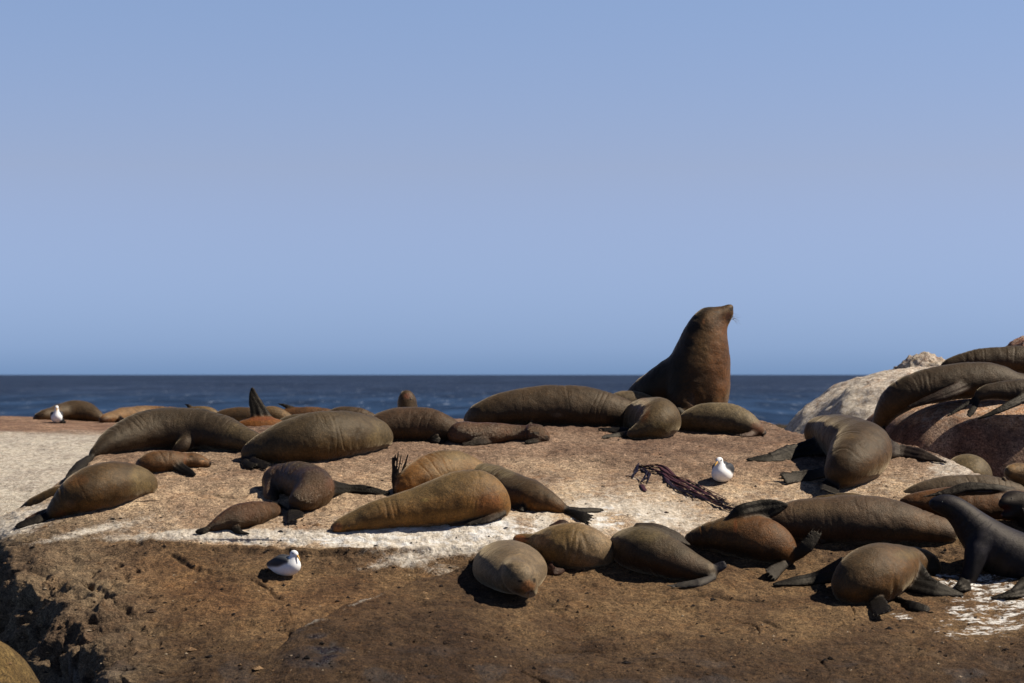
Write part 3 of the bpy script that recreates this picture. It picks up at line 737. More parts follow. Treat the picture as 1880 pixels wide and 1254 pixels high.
    V = V - fo * (0.012 * smooth(0.20, 0.0, fold) * msk + 0.003 * vnoise(q2, seed + 44) * msk)[:, None]
    Vf = V.astype(np.float32)
    # coat colour; a few paint patches put light and shade into it
    base = lin(*col) * FURK * np.array([1.04, 0.98, 1.02]); cols = []; ds = []
    for p in prims:
        ds.append(p.d(Vf)); cols.append(base if p.col is None else p.col)
    ds = np.array(ds); wts = np.exp(-(ds - ds.min(0)) / 0.012); wts /= wts.sum(0)
    colr = (wts[:, :, None] * np.array(cols)[:, None, :]).sum(0)
    leather = (wts * np.array([p.leather for p in prims])[:, None]).sum(0)
    PX, PY = topx(V)
    fn = np.cross(V[Q[:, 2]] - V[Q[:, 0]], V[Q[:, 3]] - V[Q[:, 1]]); vn = np.zeros_like(V)
    for k_ in range(3):
        for i in range(4): vn[:, k_] += np.bincount(Q[:, i], fn[:, k_], len(V))
    vn /= np.linalg.norm(vn, axis=1, keepdims=True) + 1e-9
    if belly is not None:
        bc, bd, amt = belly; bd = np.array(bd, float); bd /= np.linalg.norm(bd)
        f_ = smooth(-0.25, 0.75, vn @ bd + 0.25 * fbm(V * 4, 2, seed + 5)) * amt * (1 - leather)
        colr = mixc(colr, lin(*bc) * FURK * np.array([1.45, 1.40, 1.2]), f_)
    wob = 0.25 * fbm(V * 9, 3, seed + 9)
    for pt in paint:
        x, y, rx, ry, cc, st = pt[:6]; lea = pt[6] if len(pt) > 6 else 0
        f_ = st * smooth(1.25, 0.55, np.sqrt(((PX - x) / rx) ** 2 + ((PY - y) / ry) ** 2) + wob * min(1, ry / 12)) * (1 - 0.9 * leather)
        colr = mixc(colr, lin(*cc) * FURK * np.array([1.25, 1.2, 1.1]), f_)
    loc = np.array([V[:, 0].mean(), V[:, 1].mean(), V[:, 2].min()])
    o = mesh_obj('fur_seal', V, Q, M[mat], attrs={'Col': colr, 'leather': leather}, loc=loc)
    tag(o, label, 'seal', group)
    if eyes or whisk:
        tree = BVHTree.FromPolygons(V.tolist(), Q.tolist())
        for ev in eyes:
            r = tree.ray_cast(Vector((0, 0, CAMZ)), Vector((ev[0] - CX, F, -(ev[1] - HY))).normalized(), 60)
            if r[0] is None: continue
            rad = ev[2] * r[0][1] / F
            ico(o, 'eye', np.array(r[0]) + np.array([0, 0.35 * rad, 0]), rad, M['eye'])
        if whisk:
            wv = []
            r = tree.ray_cast(Vector((0, 0, CAMZ)), Vector((whisk[0] - CX, F, -(whisk[1] - HY))).normalized(), 60)
            y = r[0][1] if r[0] is not None else float(Ys[-1])
            rg = np.random.RandomState(3)
            for i in range(whisk[3]):
                ang = math.radians(whisk[2] + rg.uniform(-38, 38)); ln = rg.uniform(0.09, 0.17)
                s_ = unp(whisk[0] + rg.uniform(-3, 3), whisk[1] + rg.uniform(-6, 6), y - 0.0)
                d_ = np.array([math.cos(ang), rg.uniform(-0.4, 0.4), math.sin(ang)])
                wv.append([s_ + d_ * ln * t + np.array([0, 0, -0.10 * t * t]) * ln * 2 for t in np.linspace(0, 1, 5)])
            thread_obj('whiskers', wv, 0.0018, M['whisker'], o)
    SEALS[key] = o
    return o

def ico(parent, name, cen, rad, mat, sc=(1, 1, 1)):
    import bmesh
    bm = bmesh.new(); bmesh.ops.create_icosphere(bm, subdivisions=2, radius=rad)
    for v in bm.verts: v.co = Vector((v.co.x * sc[0], v.co.y * sc[1], v.co.z * sc[2]))
    me = bpy.data.meshes.new(name); bm.to_mesh(me); bm.free(); me.materials.append(mat)
    for p in me.polygons: p.use_smooth = True
    o = bpy.data.objects.new(name, me); C.objects.link(o); o.parent = parent; o.location = Vector(cen) - parent.location
    return o

def thread_obj(name, lines, rad, mat, parent=None, taper=0.25, nside=5, radf=None, flat=1.0):
    V, Q = [], []
    for ln in lines:
        ln = np.array(ln); n = len(ln)
        for i, p in enumerate(ln):
            t = ln[min(i + 1, n - 1)] - ln[max(i - 1, 0)]; t /= np.linalg.norm(t) + 1e-9
            a = np.cross(t, [0.05, 0.1, 1.0]); a /= np.linalg.norm(a) + 1e-9; b_ = np.cross(t, a) * flat
            r = (rad if radf is None else radf(i / (n - 1))) * (1 - (1 - taper) * i / (n - 1))
            for k in range(nside):
                an = 2 * math.pi * k / nside; V.append(p + r * (a * math.cos(an) + b_ * math.sin(an)))
        s = len(V) - n * nside
        for i in range(n - 1):
            for k in range(nside):
                k2 = (k + 1) % nside; Q.append((s + i * nside + k, s + i * nside + k2, s + (i + 1) * nside + k2, s + (i + 1) * nside + k))
    V = np.array(V)
    loc = V.mean(0); loc[2] = V[:, 2].min()
    return mesh_obj(name, V, Q, mat, parent, loc=loc)
# ------------------------------------------------------------------ the seals: body nodes are (px, py, radius[, depth offset in m])
OL, BR, DK, RU, TAN, GR = (104, 92, 68), (88, 70, 52), (60, 49, 40), (140, 78, 38), (142, 116, 80), (112, 102, 82)
R_ = lambda *n, **k: dict(n=list(n), raised=True, **k)
G_ = lambda *n, **k: dict(n=list(n), **k)

# far row on the plateau behind
FAR = 0.020
seal('far_left', 'brown seal asleep beside the far gull, head to the sea side, leftmost of all', [(62, 768, 3), (72, 765, 7), (86, 762, 11), (104, 758, 14), (130, 754, 18), (155, 756, 19), (176, 764, 12), (188, 771, 5)],
     col=(98, 80, 58), belly=((120, 90, 48), (-0.6, -0.3, -0.7), 0.5), h=FAR, fore=[G_((105, 766, 5), (112, 773, 4), (120, 776, 2))], paint=[(66, 767, 8, 5, (60, 40, 32), .8)], seed=1, eyes=[(78, 761, 1.2)])
seal('far_tan', 'tan seal with rusty flank stretched out right of the far gull', [(186, 772, 5), (200, 768, 10), (225, 763, 14), (260, 761, 15), (300, 760, 13), (345, 760, 10), (385, 762, 6)],
     col=(160, 128, 88), belly=((150, 92, 40), (-0.8, -0.6, -0.3), 0.8), h=FAR, paint=[(190, 772, 12, 7, (62, 46, 36), .8), (235, 772, 45, 5, (150, 85, 45), .6)], fore=[G_((215, 770, 5), (230, 775, 4), (246, 778, 2))], seed=2)
seal('far_tip', 'pale seal mostly hidden behind the big dark grey-brown one, black flipper tip poking up', [(340, 762, 8), (362, 757, 11), (385, 758, 10), (402, 766, 6)], col=(150, 126, 86), h=FAR, Y=38,
     fore=[R_((352, 752, 5), (346, 745, 4), (337, 741, 1.5), tilt=10)], seed=3)
seal('far_brown', 'dark brown seal back just left of the upright flipper', [(392, 770, 8), (420, 764, 14), (455, 763, 15), (490, 769, 13), (515, 778, 8)], col=(96, 72, 44), h=FAR, Y=36.5, fore=[G_((440, 775, 5), (452, 782, 4), (466, 786, 2))], seed=4)
seal('flipper_up', 'orange bellied seal holding one broad black flipper straight up', [(420, 796, 10), (448, 788, 17), (480, 786, 21), (512, 792, 20), (540, 804, 14)], col=(150, 105, 52), belly=((168, 101, 46), (-0.6, -0.3, .6), 0.6), h=0.015, Y=33,
     fore=[R_((482, 778, 23), (475, 755, 16), (466, 732, 10.5), (463, 712, 4), tilt=15, th=0.06)],
     paint=[(478, 768, 26, 5, (140, 70, 60), .5)], seed=5)
seal('far_ridge', 'brown seal sloping away right behind the upright flipper', [(478, 760, 9), (500, 758, 12), (522, 768, 12), (545, 780, 9)], col=(108, 84, 58), belly=((150, 120, 84), (0.3, -0.6, .4), 0.5), h=FAR, Y=34.5, seed=6)
seal('far_red', 'reddish seal with a thin dark flipper slanting up over the sea', [(492, 770, 9), (525, 763, 11), (560, 760, 13), (600, 762, 11), (625, 768, 8)], col=(128, 88, 50), h=FAR, Y=37.5,
     fore=[R_((556, 757, 5), (540, 751, 4.5), (524, 745, 3.5), (509, 740, 1.5), tilt=20)], seed=7)
seal('far_olive', 'olive seal back low in front of the reddish seal', [(515, 782, 12), (545, 776, 15), (580, 776, 16), (620, 782, 14)], col=OL, h=FAR, Y=33.5, seed=8)
seal('far_hump', 'dark brown seal hump low behind the big olive seal', [(600, 765, 9), (630, 759, 12), (660, 761, 12), (690, 770, 8)], col=(92, 72, 52), h=FAR, Y=35.5, seed=9)
seal('far_head', 'lone seal raising its dark head above the backs, snout to the sky', [(756, 800, 20), (752, 772, 20), (748, 748, 17.5), (747, 734, 15.5), (747, 726, 9.5)], extra=[[(747, 729, 9), (744, 724, 6)]], col=(74, 58, 44), belly=((84, 63, 40), (-.5, -.7, .5), .6), h=0.015, Y=36,
     paint=[(748, 727, 7, 6, (122, 66, 50), .8)], seed=10, wf=1.0, eyes=[(741, 733, 1.3), (754, 733, 1.3)])
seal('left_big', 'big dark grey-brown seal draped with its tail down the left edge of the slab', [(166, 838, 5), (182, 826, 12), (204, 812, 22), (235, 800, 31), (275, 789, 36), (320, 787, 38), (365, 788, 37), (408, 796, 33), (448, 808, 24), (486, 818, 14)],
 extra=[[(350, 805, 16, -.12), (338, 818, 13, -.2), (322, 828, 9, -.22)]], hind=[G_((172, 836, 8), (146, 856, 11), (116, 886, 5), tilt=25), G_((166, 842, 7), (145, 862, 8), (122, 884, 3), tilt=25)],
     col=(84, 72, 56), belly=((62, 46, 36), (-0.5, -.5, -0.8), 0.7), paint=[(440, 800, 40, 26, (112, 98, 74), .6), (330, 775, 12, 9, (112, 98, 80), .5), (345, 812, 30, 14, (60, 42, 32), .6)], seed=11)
seal('olive_big', 'large smooth olive brown seal, hind flippers tucked at its lower left end', [(452, 833, 12), (472, 828, 22), (500, 820, 32), (535, 812, 42), (575, 805, 48), (615, 800, 46), (652, 797, 40), (682, 797, 31), (703, 801, 21)],
     hind=[G_((452, 838, 10), (470, 850, 9), (500, 860, 8), tilt=40, col=LEATH), G_((446, 842, 6), (452, 852, 7), (470, 858, 5), tilt=40)], col=(98, 84, 60), belly=((120, 92, 50), (0, -.5, -0.9), 0.4), paint=[(700, 800, 25, 30, (128, 114, 84), .6), (560, 840, 80, 14, (118, 84, 54), .3)], seed=12)
seal('mid_back', 'brown seal back behind and right of the large olive seal', [(672, 792, 20), (700, 785, 27), (735, 780, 32), (775, 780, 32), (812, 786, 26), (846, 797, 13)], col=(96, 72, 52), fore=[G_((790, 800, 8), (800, 808, 6), (815, 812, 3))], belly=((84, 68, 46), (0, -.5, -.8), .4), seed=13)
seal('mottled', 'small mottled reddish seal asleep with closed eyes, face to the right', [(834, 798, 14), (848, 795, 21), (872, 797, 21), (898, 796, 20), (925, 795, 17), (950, 795, 13), (965, 795, 12.5), (981, 795, 18), (994, 800, 12), (1003, 804, 7)],
     fore=[G_((905, 803, 8), (880, 812, 6), (850, 816, 3), col=lin(50, 40, 36)), G_((1002, 811, 2), (980, 811, 4), (965, 812, 3))], col=(128, 94, 66), h=0.011,
     paint=[(905, 788, 22, 7, (156, 130, 112), .5), (860, 790, 18, 14, (150, 118, 96), .5), (930, 790, 12, 6, (140, 100, 78), .5), (985, 790, 16, 8, (120, 88, 56), .6), (983, 795, 6, 2.5, (28, 18, 14), .9), (1000, 807, 7, 2, (30, 18, 16), .8), (968, 798, 2, 12, (45, 28, 22), .7), (1004, 802, 3.5, 3, (24, 16, 16), .9)], mat='wetfur', seed=14, extra=[[(972, 790, 2.6, -.09), (968, 793, 1.6, -.10)]], eyes=[(989, 795, 1.2)], whisk=(1004, 807, -20, 6))
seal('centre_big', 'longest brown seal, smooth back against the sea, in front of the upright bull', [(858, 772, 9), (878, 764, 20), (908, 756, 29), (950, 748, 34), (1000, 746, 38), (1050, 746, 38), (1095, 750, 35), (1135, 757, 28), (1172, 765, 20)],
     fore=[G_((1034, 760, 9), (1012, 765, 9), (985, 775, 6), (968, 783, 3), tilt=30, col=lin(74, 62, 54))], col=(94, 76, 54), belly=((62, 48, 38), (0.1, -.6, -0.8), 0.5), paint=[(1022, 762, 12, 4, (150, 138, 128), .6), (880, 760, 30, 20, (104, 86, 58), .5), (1040, 766, 50, 10, (52, 40, 34), .5)], seed=15)  # pale highlight by the fore flipper is painted on
seal('pale_hump', 'pale seal showing only a hump between the longest seal and the bull', [(1118, 742, 12), (1145, 735, 17), (1175, 738, 17), (1200, 745, 13)], col=(150, 134, 104), Y=30.9, seed=16, fold_k=0)
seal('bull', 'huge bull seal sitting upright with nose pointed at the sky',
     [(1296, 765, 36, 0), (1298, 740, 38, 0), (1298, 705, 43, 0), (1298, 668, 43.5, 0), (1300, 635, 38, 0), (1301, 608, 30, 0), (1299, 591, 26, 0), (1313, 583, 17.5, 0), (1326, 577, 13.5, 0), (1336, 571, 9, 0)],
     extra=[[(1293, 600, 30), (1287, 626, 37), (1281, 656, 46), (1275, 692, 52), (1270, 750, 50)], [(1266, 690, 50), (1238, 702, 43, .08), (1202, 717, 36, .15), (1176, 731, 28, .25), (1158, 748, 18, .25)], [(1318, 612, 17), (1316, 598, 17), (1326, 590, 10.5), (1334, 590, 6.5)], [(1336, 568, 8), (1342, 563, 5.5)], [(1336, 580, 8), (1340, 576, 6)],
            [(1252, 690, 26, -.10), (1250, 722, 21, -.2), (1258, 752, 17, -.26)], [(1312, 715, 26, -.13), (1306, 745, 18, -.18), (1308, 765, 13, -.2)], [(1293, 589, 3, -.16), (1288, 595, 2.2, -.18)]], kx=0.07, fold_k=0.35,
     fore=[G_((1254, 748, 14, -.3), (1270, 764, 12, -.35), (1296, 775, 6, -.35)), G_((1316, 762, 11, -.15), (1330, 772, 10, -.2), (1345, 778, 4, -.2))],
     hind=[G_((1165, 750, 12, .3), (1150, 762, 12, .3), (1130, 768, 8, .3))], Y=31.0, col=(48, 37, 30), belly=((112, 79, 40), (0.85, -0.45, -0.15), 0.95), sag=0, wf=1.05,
     paint=[(1324, 660, 26, 95, (132, 80, 46), .55), (1283, 715, 34, 60, (96, 58, 36), .35), (1298, 618, 40, 10, (120, 84, 48), .4), (1310, 590, 14, 12, (96, 62, 40), .5), (1292, 590, 2.5, 5, (170, 116, 76), .8), (1317, 573, 6, 1.6, (70, 62, 72), .7), (1338, 584, 6, 12, (96, 50, 38), .8), (1343, 567, 5, 5, (40, 22, 22), .9), (1340, 587, 6, 2, (24, 14, 14), .9), (1270, 735, 6, 16, (120, 96, 84), .6), (1200, 700, 75, 50, (24, 19, 18), .85)],  # rear's dark coat and shaded side painted in; lit edge painted on forelimb
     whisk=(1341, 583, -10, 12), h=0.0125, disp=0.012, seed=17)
seal('curled', 'small curled seal seen end-on with an orange streak down a flank painted with shade', [(1160, 776, 20, .45), (1176, 762, 28, .35), (1196, 764, 35, .15), (1209, 768, 38, 0), (1204, 776, 30, -.1), (1180, 789, 15, -.15), (1155, 797, 8, -.15)],
     hind=[G_((1160, 796, 7, -.1), (1138, 799, 5, 0), (1106, 803, 3, 0), tilt=40), G_((1165, 790, 6), (1135, 790, 5), (1098, 789, 3), tilt=55)], col=(112, 94, 62),
     paint=[(1182, 752, 12, 24, (140, 84, 42), .75), (1163, 757, 14, 30, (42, 36, 34), .8), (1212, 790, 30, 16, (118, 104, 68), .5), (1150, 797, 20, 5, (110, 84, 62), .5)], seed=18, fold_k=0.15)  # dark left flank is shade painted into the coat
seal('ridge_right', 'grey-green seal lying below the bull with its tail at the slab end', [(1252, 778, 12), (1272, 772, 22), (1300, 768, 28), (1330, 769, 29), (1358, 774, 26), (1380, 784, 17), (1396, 793, 9)],
     hind=[G_((1392, 793, 6), (1378, 797, 5), (1352, 800, 3), tilt=40, col=lin(84, 66, 58)), G_((1396, 792, 5), (1402, 795, 5), (1404, 800, 4), tilt=30)], fore=[G_((1258, 768, 12, .1), (1252, 762, 8, .2), (1246, 765, 4, .2), col=lin(130, 118, 92))],
     col=(156, 142, 108), belly=((70, 56, 42), (-0.3, -.5, -0.8), 0.7), paint=[(1392, 788, 16, 14, (124, 64, 44), .7), (1262, 762, 20, 8, (150, 136, 104), .6)], seed=19)
seal('arms_spread', 'brown seal seen from behind with long flippers spread to both sides', [(1491, 806, 12, -.3), (1499, 788, 19, -.25), (1522, 790, 29, -.1), (1551, 806, 46, .0), (1578, 826, 54, 0), (1570, 842, 50, 0), (1552, 860, 36, -.15), (1538, 874, 17, -.2)],
     fore=[G_((1515, 815, 17, 0), (1470, 826, 13, 0), (1420, 840, 9), (1371, 844, 3), tilt=50), G_((1612, 812, 16, 0), (1650, 826, 12), (1695, 837, 8), (1737, 849, 2), tilt=50, col=lin(62, 50, 44))],
     hind=[G_((1540, 862, 14, -.1), (1485, 872, 11), (1420, 880, 11), tilt=45, col=LEATH), G_((1538, 874, 14, -.1), (1527, 890, 18), (1519, 907, 24), tilt=30)],
     col=(90, 72, 50), belly=((104, 72, 36), (0.2, -.6, -0.7), 0.6), paint=[(1545, 800, 30, 7, (134, 112, 82), .5), (1530, 870, 30, 20, (72, 50, 34), .6), (1505, 830, 26, 24, (40, 30, 26), .6), (1498, 780, 14, 14, (110, 98, 76), .4)], seed=20, h=0.0125)  # dark patch paints the shadow in the left hollow
seal('draped', 'long dark seal draped over the right boulder with tail hanging down its edge', [(1612, 790, 8, .25), (1618, 770, 15, .2), (1634, 745, 23, .1), (1660, 724, 29, 0), (1700, 710, 32, 0), (1745, 702, 33, 0), (1790, 697, 32, 0), (1828, 696, 27, 0), (1860, 702, 19, 0), (1900, 706, 17, 0), (1940, 710, 22, 0)],
     fore=[R_((1785, 702, 12, -.16), (1748, 718, 11, -.2), (1712, 731, 8, -.24), (1668, 747, 3, -.22), tilt=20, col=lin(60, 42, 36))], hind=[R_((1612, 785, 6), (1608, 796, 5), (1602, 806, 3), tilt=20), R_((1622, 785, 5, -.1), (1624, 796, 4, -.12), (1618, 808, 3, -.12), tilt=20)],
     col=(82, 66, 48), belly=((74, 52, 34), (0, -.4, -0.9), 0.6), Y=30.3, seed=21)
seal('top_right', 'dark brown seal along the skyline, highest on the right boulders', [(1728, 676, 5), (1750, 668, 12), (1785, 662, 18), (1830, 660, 23), (1880, 662, 26), (1940, 664, 28), (1990, 670, 20), (2020, 676, 10)], col=(74, 59, 38), belly=((60, 42, 32), (0, -.6, -.6), .5), Y=32.6, seed=22,
     fore=[R_((1960, 680, 12, -.3), (1980, 690, 9, -.3), (2000, 698, 4, -.3))])
seal('edge_pup', 'small dark seal entering from the right edge, thin flippers spread down the boulder top', [(1796, 727, 9), (1812, 720, 13), (1840, 717, 17), (1875, 717, 20), (1915, 716, 20), (1950, 712, 14), (1975, 706, 11)],
     hind=[R_((1798, 728, 6), (1788, 748, 6, -.1), (1773, 771, 7, -.2), tilt=15), R_((1797, 727, 5), (1775, 742, 4, -.05), (1738, 764, 3, -.15), tilt=25)], fore=[R_((1885, 728, 8, -.15), (1845, 748, 7, -.2), (1796, 769, 2, -.25), tilt=30)],
     col=(74, 60, 46), Y=29.75, seed=23, h=0.0115)
seal('round_hump', 'round olive seal rump in the gap below the streaked boulder face', [(1745, 882, 20), (1762, 872, 32), (1782, 870, 37), (1800, 882, 24)], col=(134, 120, 86), Y=28.0, seed=24, wf=1.3)
seal('grey_coat', 'flat grey coated seal behind the orange bellied one at right', [(1650, 917, 5), (1675, 908, 13), (1710, 902, 22), (1755, 899, 26), (1800, 899, 26), (1840, 901, 22), (1880, 910, 16)], col=(112, 98, 78), belly=((96, 78, 60), (0, -1, -.5), .4), seed=25, Y=26.1)
seal('orange', 'rusty orange seal on its side, one slim black flipper along its flank', [(1655, 922, 8), (1685, 922, 17), (1725, 925, 28), (1775, 929, 36), (1825, 933, 38), (1875, 940, 38), (1930, 948, 30), (1965, 955, 18)],
     fore=[R_((1862, 900, 7, -.05), (1825, 895, 6, -.1), (1785, 893, 8, -.1), (1740, 903, 6, -.1), (1696, 912, 1.5, -.12), tilt=35, th=0.022)], col=(124, 79, 34), belly=((100, 61, 29), (0.3, -.6, -.5), .6), Y=25.35, seed=26)
seal('tan_edge', 'tan seal lifting its blunt head at the right edge, back turned', [(1853, 866, 13, -.1), (1866, 866, 16, 0), (1882, 874, 20), (1900, 886, 27), (1930, 900, 30), (1970, 905, 22)], col=(156, 124, 78), Y=26.3, seed=27, paint=[(1846, 870, 9, 15, (84, 84, 82), .6)],
     extra=[[(1843, 878, 4, -.2), (1846, 890, 5, -.2)]])
seal('shouting', 'wet dark seal with its mouth wide open at the right edge', [(1848, 917, 11), (1862, 921, 19), (1882, 932, 26), (1905, 950, 34), (1940, 975, 38), (1975, 995, 30)],
     extra=[[(1860, 924, 14, -.06), (1847, 923, 11, -.10), (1839, 926, 7.5, -.12)], [(1866, 938, 13, -.06), (1851, 944, 7.5, -.10), (1841, 946, 5, -.12)], [(1877, 934, 3, -.22), (1880, 944, 1.5, -.22)]], col=(50, 44, 44), mat='sleek', Y=24.9, seed=28, h=0.010, disp=0.003,
     paint=[(1846, 934, 12, 8, (74, 24, 26), .9), (1836, 946, 5, 3, (150, 100, 92), .8)], eyes=[(1857, 915, 1.3)], fore=[G_((1905, 975, 14), (1890, 1000, 11), (1880, 1010, 6))])
seal('standing', 'sleek blue-black seal standing on its front flippers beside the white splashes', [(1710, 925, 4.5), (1719, 925, 9), (1732, 926, 15), (1748, 931, 20), (1768, 947, 25), (1792, 975, 35), (1825, 1004, 45), (1870, 1030, 52), (1925, 1045, 52), (1975, 1058, 36), (2005, 1070, 18)],
     extra=[[(1800, 1000, 30, -.12), (1790, 1030, 19, -.22), (1780, 1058, 14, -.25), (1774, 1072, 11, -.25)], [(1815, 1010, 26, .25), (1806, 1035, 15, .3), (1800, 1052, 11, .3)]],
     fore=[G_((1776, 1070, 11, -.25), (1768, 1077, 9), (1758, 1083, 6)), G_((1905, 1072, 16, -.3), (1862, 1090, 7), (1820, 1098, 2), tilt=60)], hind=[G_((1990, 1070, 12), (2020, 1085, 12), (2050, 1095, 12))],
     col=(44, 46, 62), belly=((30, 28, 30), (0, -.4, -1), .5), mat='sleek', seed=29, h=0.0115, disp=0.003, Y=23.9, eyes=[(1730, 922, 1.8)], sag=0, paint=[(1712, 925, 5, 6, (14, 14, 18), .8), (1738, 934, 16, 8, (54, 50, 44), .6)])
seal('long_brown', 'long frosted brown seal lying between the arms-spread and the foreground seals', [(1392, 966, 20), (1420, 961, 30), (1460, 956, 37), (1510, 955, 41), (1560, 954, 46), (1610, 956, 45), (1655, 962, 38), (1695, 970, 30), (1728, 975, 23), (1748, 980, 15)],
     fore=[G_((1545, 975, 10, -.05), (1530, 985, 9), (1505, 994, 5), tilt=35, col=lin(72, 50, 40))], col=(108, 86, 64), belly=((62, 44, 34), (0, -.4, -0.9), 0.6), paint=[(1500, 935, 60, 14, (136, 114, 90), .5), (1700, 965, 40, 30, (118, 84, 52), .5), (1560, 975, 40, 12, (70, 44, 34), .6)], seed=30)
seal('sliver', 'seal showing only a thin brown sliver of back behind the long frosted seal', [(1480, 930, 8), (1510, 924, 14), (1550, 921, 16), (1590, 926, 14), (1620, 935, 10)], col=(110, 88, 52), Y=26.0, seed=31)
seal('rolled', 'rust bellied seal rolled on its side, black flipper over its back and hind flippers raised', [(1259, 994, 5), (1270, 990, 12), (1290, 987, 21), (1322, 984, 31), (1362, 986, 41), (1402, 993, 42), (1432, 1005, 30), (1448, 1022, 15)],
     fore=[R_((1342, 962, 13, -.05), (1366, 944, 20, -.05), (1400, 936, 20, 0), (1428, 931, 14, 0), (1445, 927, 5, 0), tilt=8, th=0.045)],
     hind=[R_((1452, 1028, 10, -.05), (1480, 1003, 14, -.1), (1507, 968, 9, -.05), tilt=15, col=LEATH), G_((1450, 1032, 8, -.05), (1432, 1042, 9), (1408, 1060, 13), tilt=35, col=LEATH)],
     col=(94, 72, 40), belly=((118, 72, 31), (0.5, -.35, 0.4), 0.75), paint=[(1320, 962, 40, 10, (128, 98, 58), .6), (1340, 1015, 80, 16, (30, 22, 20), .7), (1350, 965, 4, 14, (150, 84, 44), .6), (1400, 1022, 50, 12, (40, 26, 22), .6), (1270, 985, 18, 14, (70, 50, 36), .6)], seed=32)  # near-black patches paint shade along the underside
seal('front_right', 'brown seal in the right foreground resting on spread flippers, dark head turned away', [(1560, 1078, 34), (1576, 1066, 47), (1606, 1054, 57), (1636, 1042, 43), (1660, 1031, 30), (1682, 1029, 24.5), (1701, 1034, 20), (1713, 1042, 12), (1721, 1047, 6)],
     fore=[G_((1655, 1052, 30, -.05), (1688, 1070, 20), (1725, 1083, 12), (1768, 1092, 3), tilt=45), G_((1545, 1045, 16, .1), (1500, 1060, 10), (1460, 1068, 8), (1420, 1073, 3), tilt=50)],
     hind=[G_((1606, 1092, 18, -.15), (1613, 1111, 18), (1624, 1133, 22), tilt=30), G_((1632, 1098, 12, -.15), (1672, 1112, 9), (1722, 1122, 5), tilt=45)],
     extra=[[(1615, 1050, 30, -.12), (1628, 1078, 20, -.2), (1618, 1098, 15, -.25)]],
     col=(104, 84, 56), belly=((124, 83, 36), (0.6, -.5, -0.4), 0.55), paint=[(1714, 1040, 13, 20, (26, 22, 20), .95), (1620, 1050, 20, 8, (128, 106, 74), .4), (1665, 1018, 26, 10, (128, 114, 82), .5), (1615, 1098, 20, 12, (50, 36, 28), .7)], seed=33, h=0.0115)
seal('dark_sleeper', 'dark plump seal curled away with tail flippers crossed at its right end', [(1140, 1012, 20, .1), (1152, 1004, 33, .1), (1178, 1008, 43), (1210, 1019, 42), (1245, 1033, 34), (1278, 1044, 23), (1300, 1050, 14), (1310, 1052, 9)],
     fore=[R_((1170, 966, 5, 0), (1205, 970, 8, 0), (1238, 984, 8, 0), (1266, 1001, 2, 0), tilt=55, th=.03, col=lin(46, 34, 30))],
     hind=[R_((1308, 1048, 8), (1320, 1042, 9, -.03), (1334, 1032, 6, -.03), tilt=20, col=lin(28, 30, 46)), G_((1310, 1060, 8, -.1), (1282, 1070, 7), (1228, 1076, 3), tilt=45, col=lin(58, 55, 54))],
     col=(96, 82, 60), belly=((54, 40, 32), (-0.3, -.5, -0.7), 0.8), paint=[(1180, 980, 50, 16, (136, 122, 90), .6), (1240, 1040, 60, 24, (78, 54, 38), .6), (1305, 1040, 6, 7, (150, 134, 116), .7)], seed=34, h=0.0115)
seal('face_on', 'plump grey-olive seal asleep in the foreground with its face toward the viewer', [(920, 1022, 26, .75), (926, 1030, 38, .45), (934, 1038, 46, .1), (940, 1044, 44, -.15), (948, 1058, 31, -.42), (954, 1066, 20, -.5)],
     Y=None, smoothY=6, ref='X', wf=1.44, sag=0.1, disp=0.005, col=(168, 150, 118), belly=((96, 84, 64), (-.4, -.4, -.8), .5), h=0.0105, dY=0.15,
     extra=[[(940, 1046, 32, -.26), (951, 1058, 28.5, -.28), (962, 1070, 22, -.30), (970, 1079, 15.5, -.32), (975, 1085, 10, -.34)]], kx=0.02, fold_k=0.3,
     paint=[(935, 1038, 9, 4.5, (70, 58, 50), .75), (970, 1077, 15, 12, (200, 140, 92), .8), (955, 1067, 6, 2.2, (26, 18, 16), .9), (981, 1066, 3, 5, (30, 22, 20), .9), (977, 1087, 5.5, 4, (20, 12, 14), .95), (968, 1089, 7, 1.8, (24, 16, 14), .8), (950, 1085, 14, 4, (60, 44, 32), .6)], whisk=(974, 1083, 250, 10), seed=35)
seal('nose_up', 'olive seal lying behind the face-on sleeper, orange snout laid over it', [(944, 991, 4.5), (953, 989, 8), (968, 990, 11), (985, 993, 15), (1006, 998, 27), (1032, 1002, 42), (1062, 1004, 43), (1090, 1008, 34), (1110, 1014, 20), (1120, 1020, 10)],
     fore=[G_((1000, 1035, 9, -.15), (1016, 1049, 8), (1042, 1046, 3), tilt=40, col=lin(84, 56, 48)), R_((1020, 972, 12, .05), (1034, 961, 7, .05), (1046, 964, 3, .05), tilt=40, col=lin(60, 34, 30))],
     col=(176, 154, 118), belly=((134, 105, 52), (-.8, -.3, .2), .6), paint=[(952, 990, 16, 9, (226, 140, 84), .85), (942, 992, 4, 4, (40, 26, 26), .9), (972, 989, 9, 2, (110, 62, 44), .7), (995, 990, 16, 12, (214, 168, 118), .6), (1005, 978, 9, 7, (92, 86, 88), .5), (990, 1016, 8, 8, (60, 44, 34), .6)], extra=[[(984, 985, 2.6, -.06), (989, 986, 1.6, -.08)]], whisk=(946, 993, 215, 7), seed=36, h=0.011)
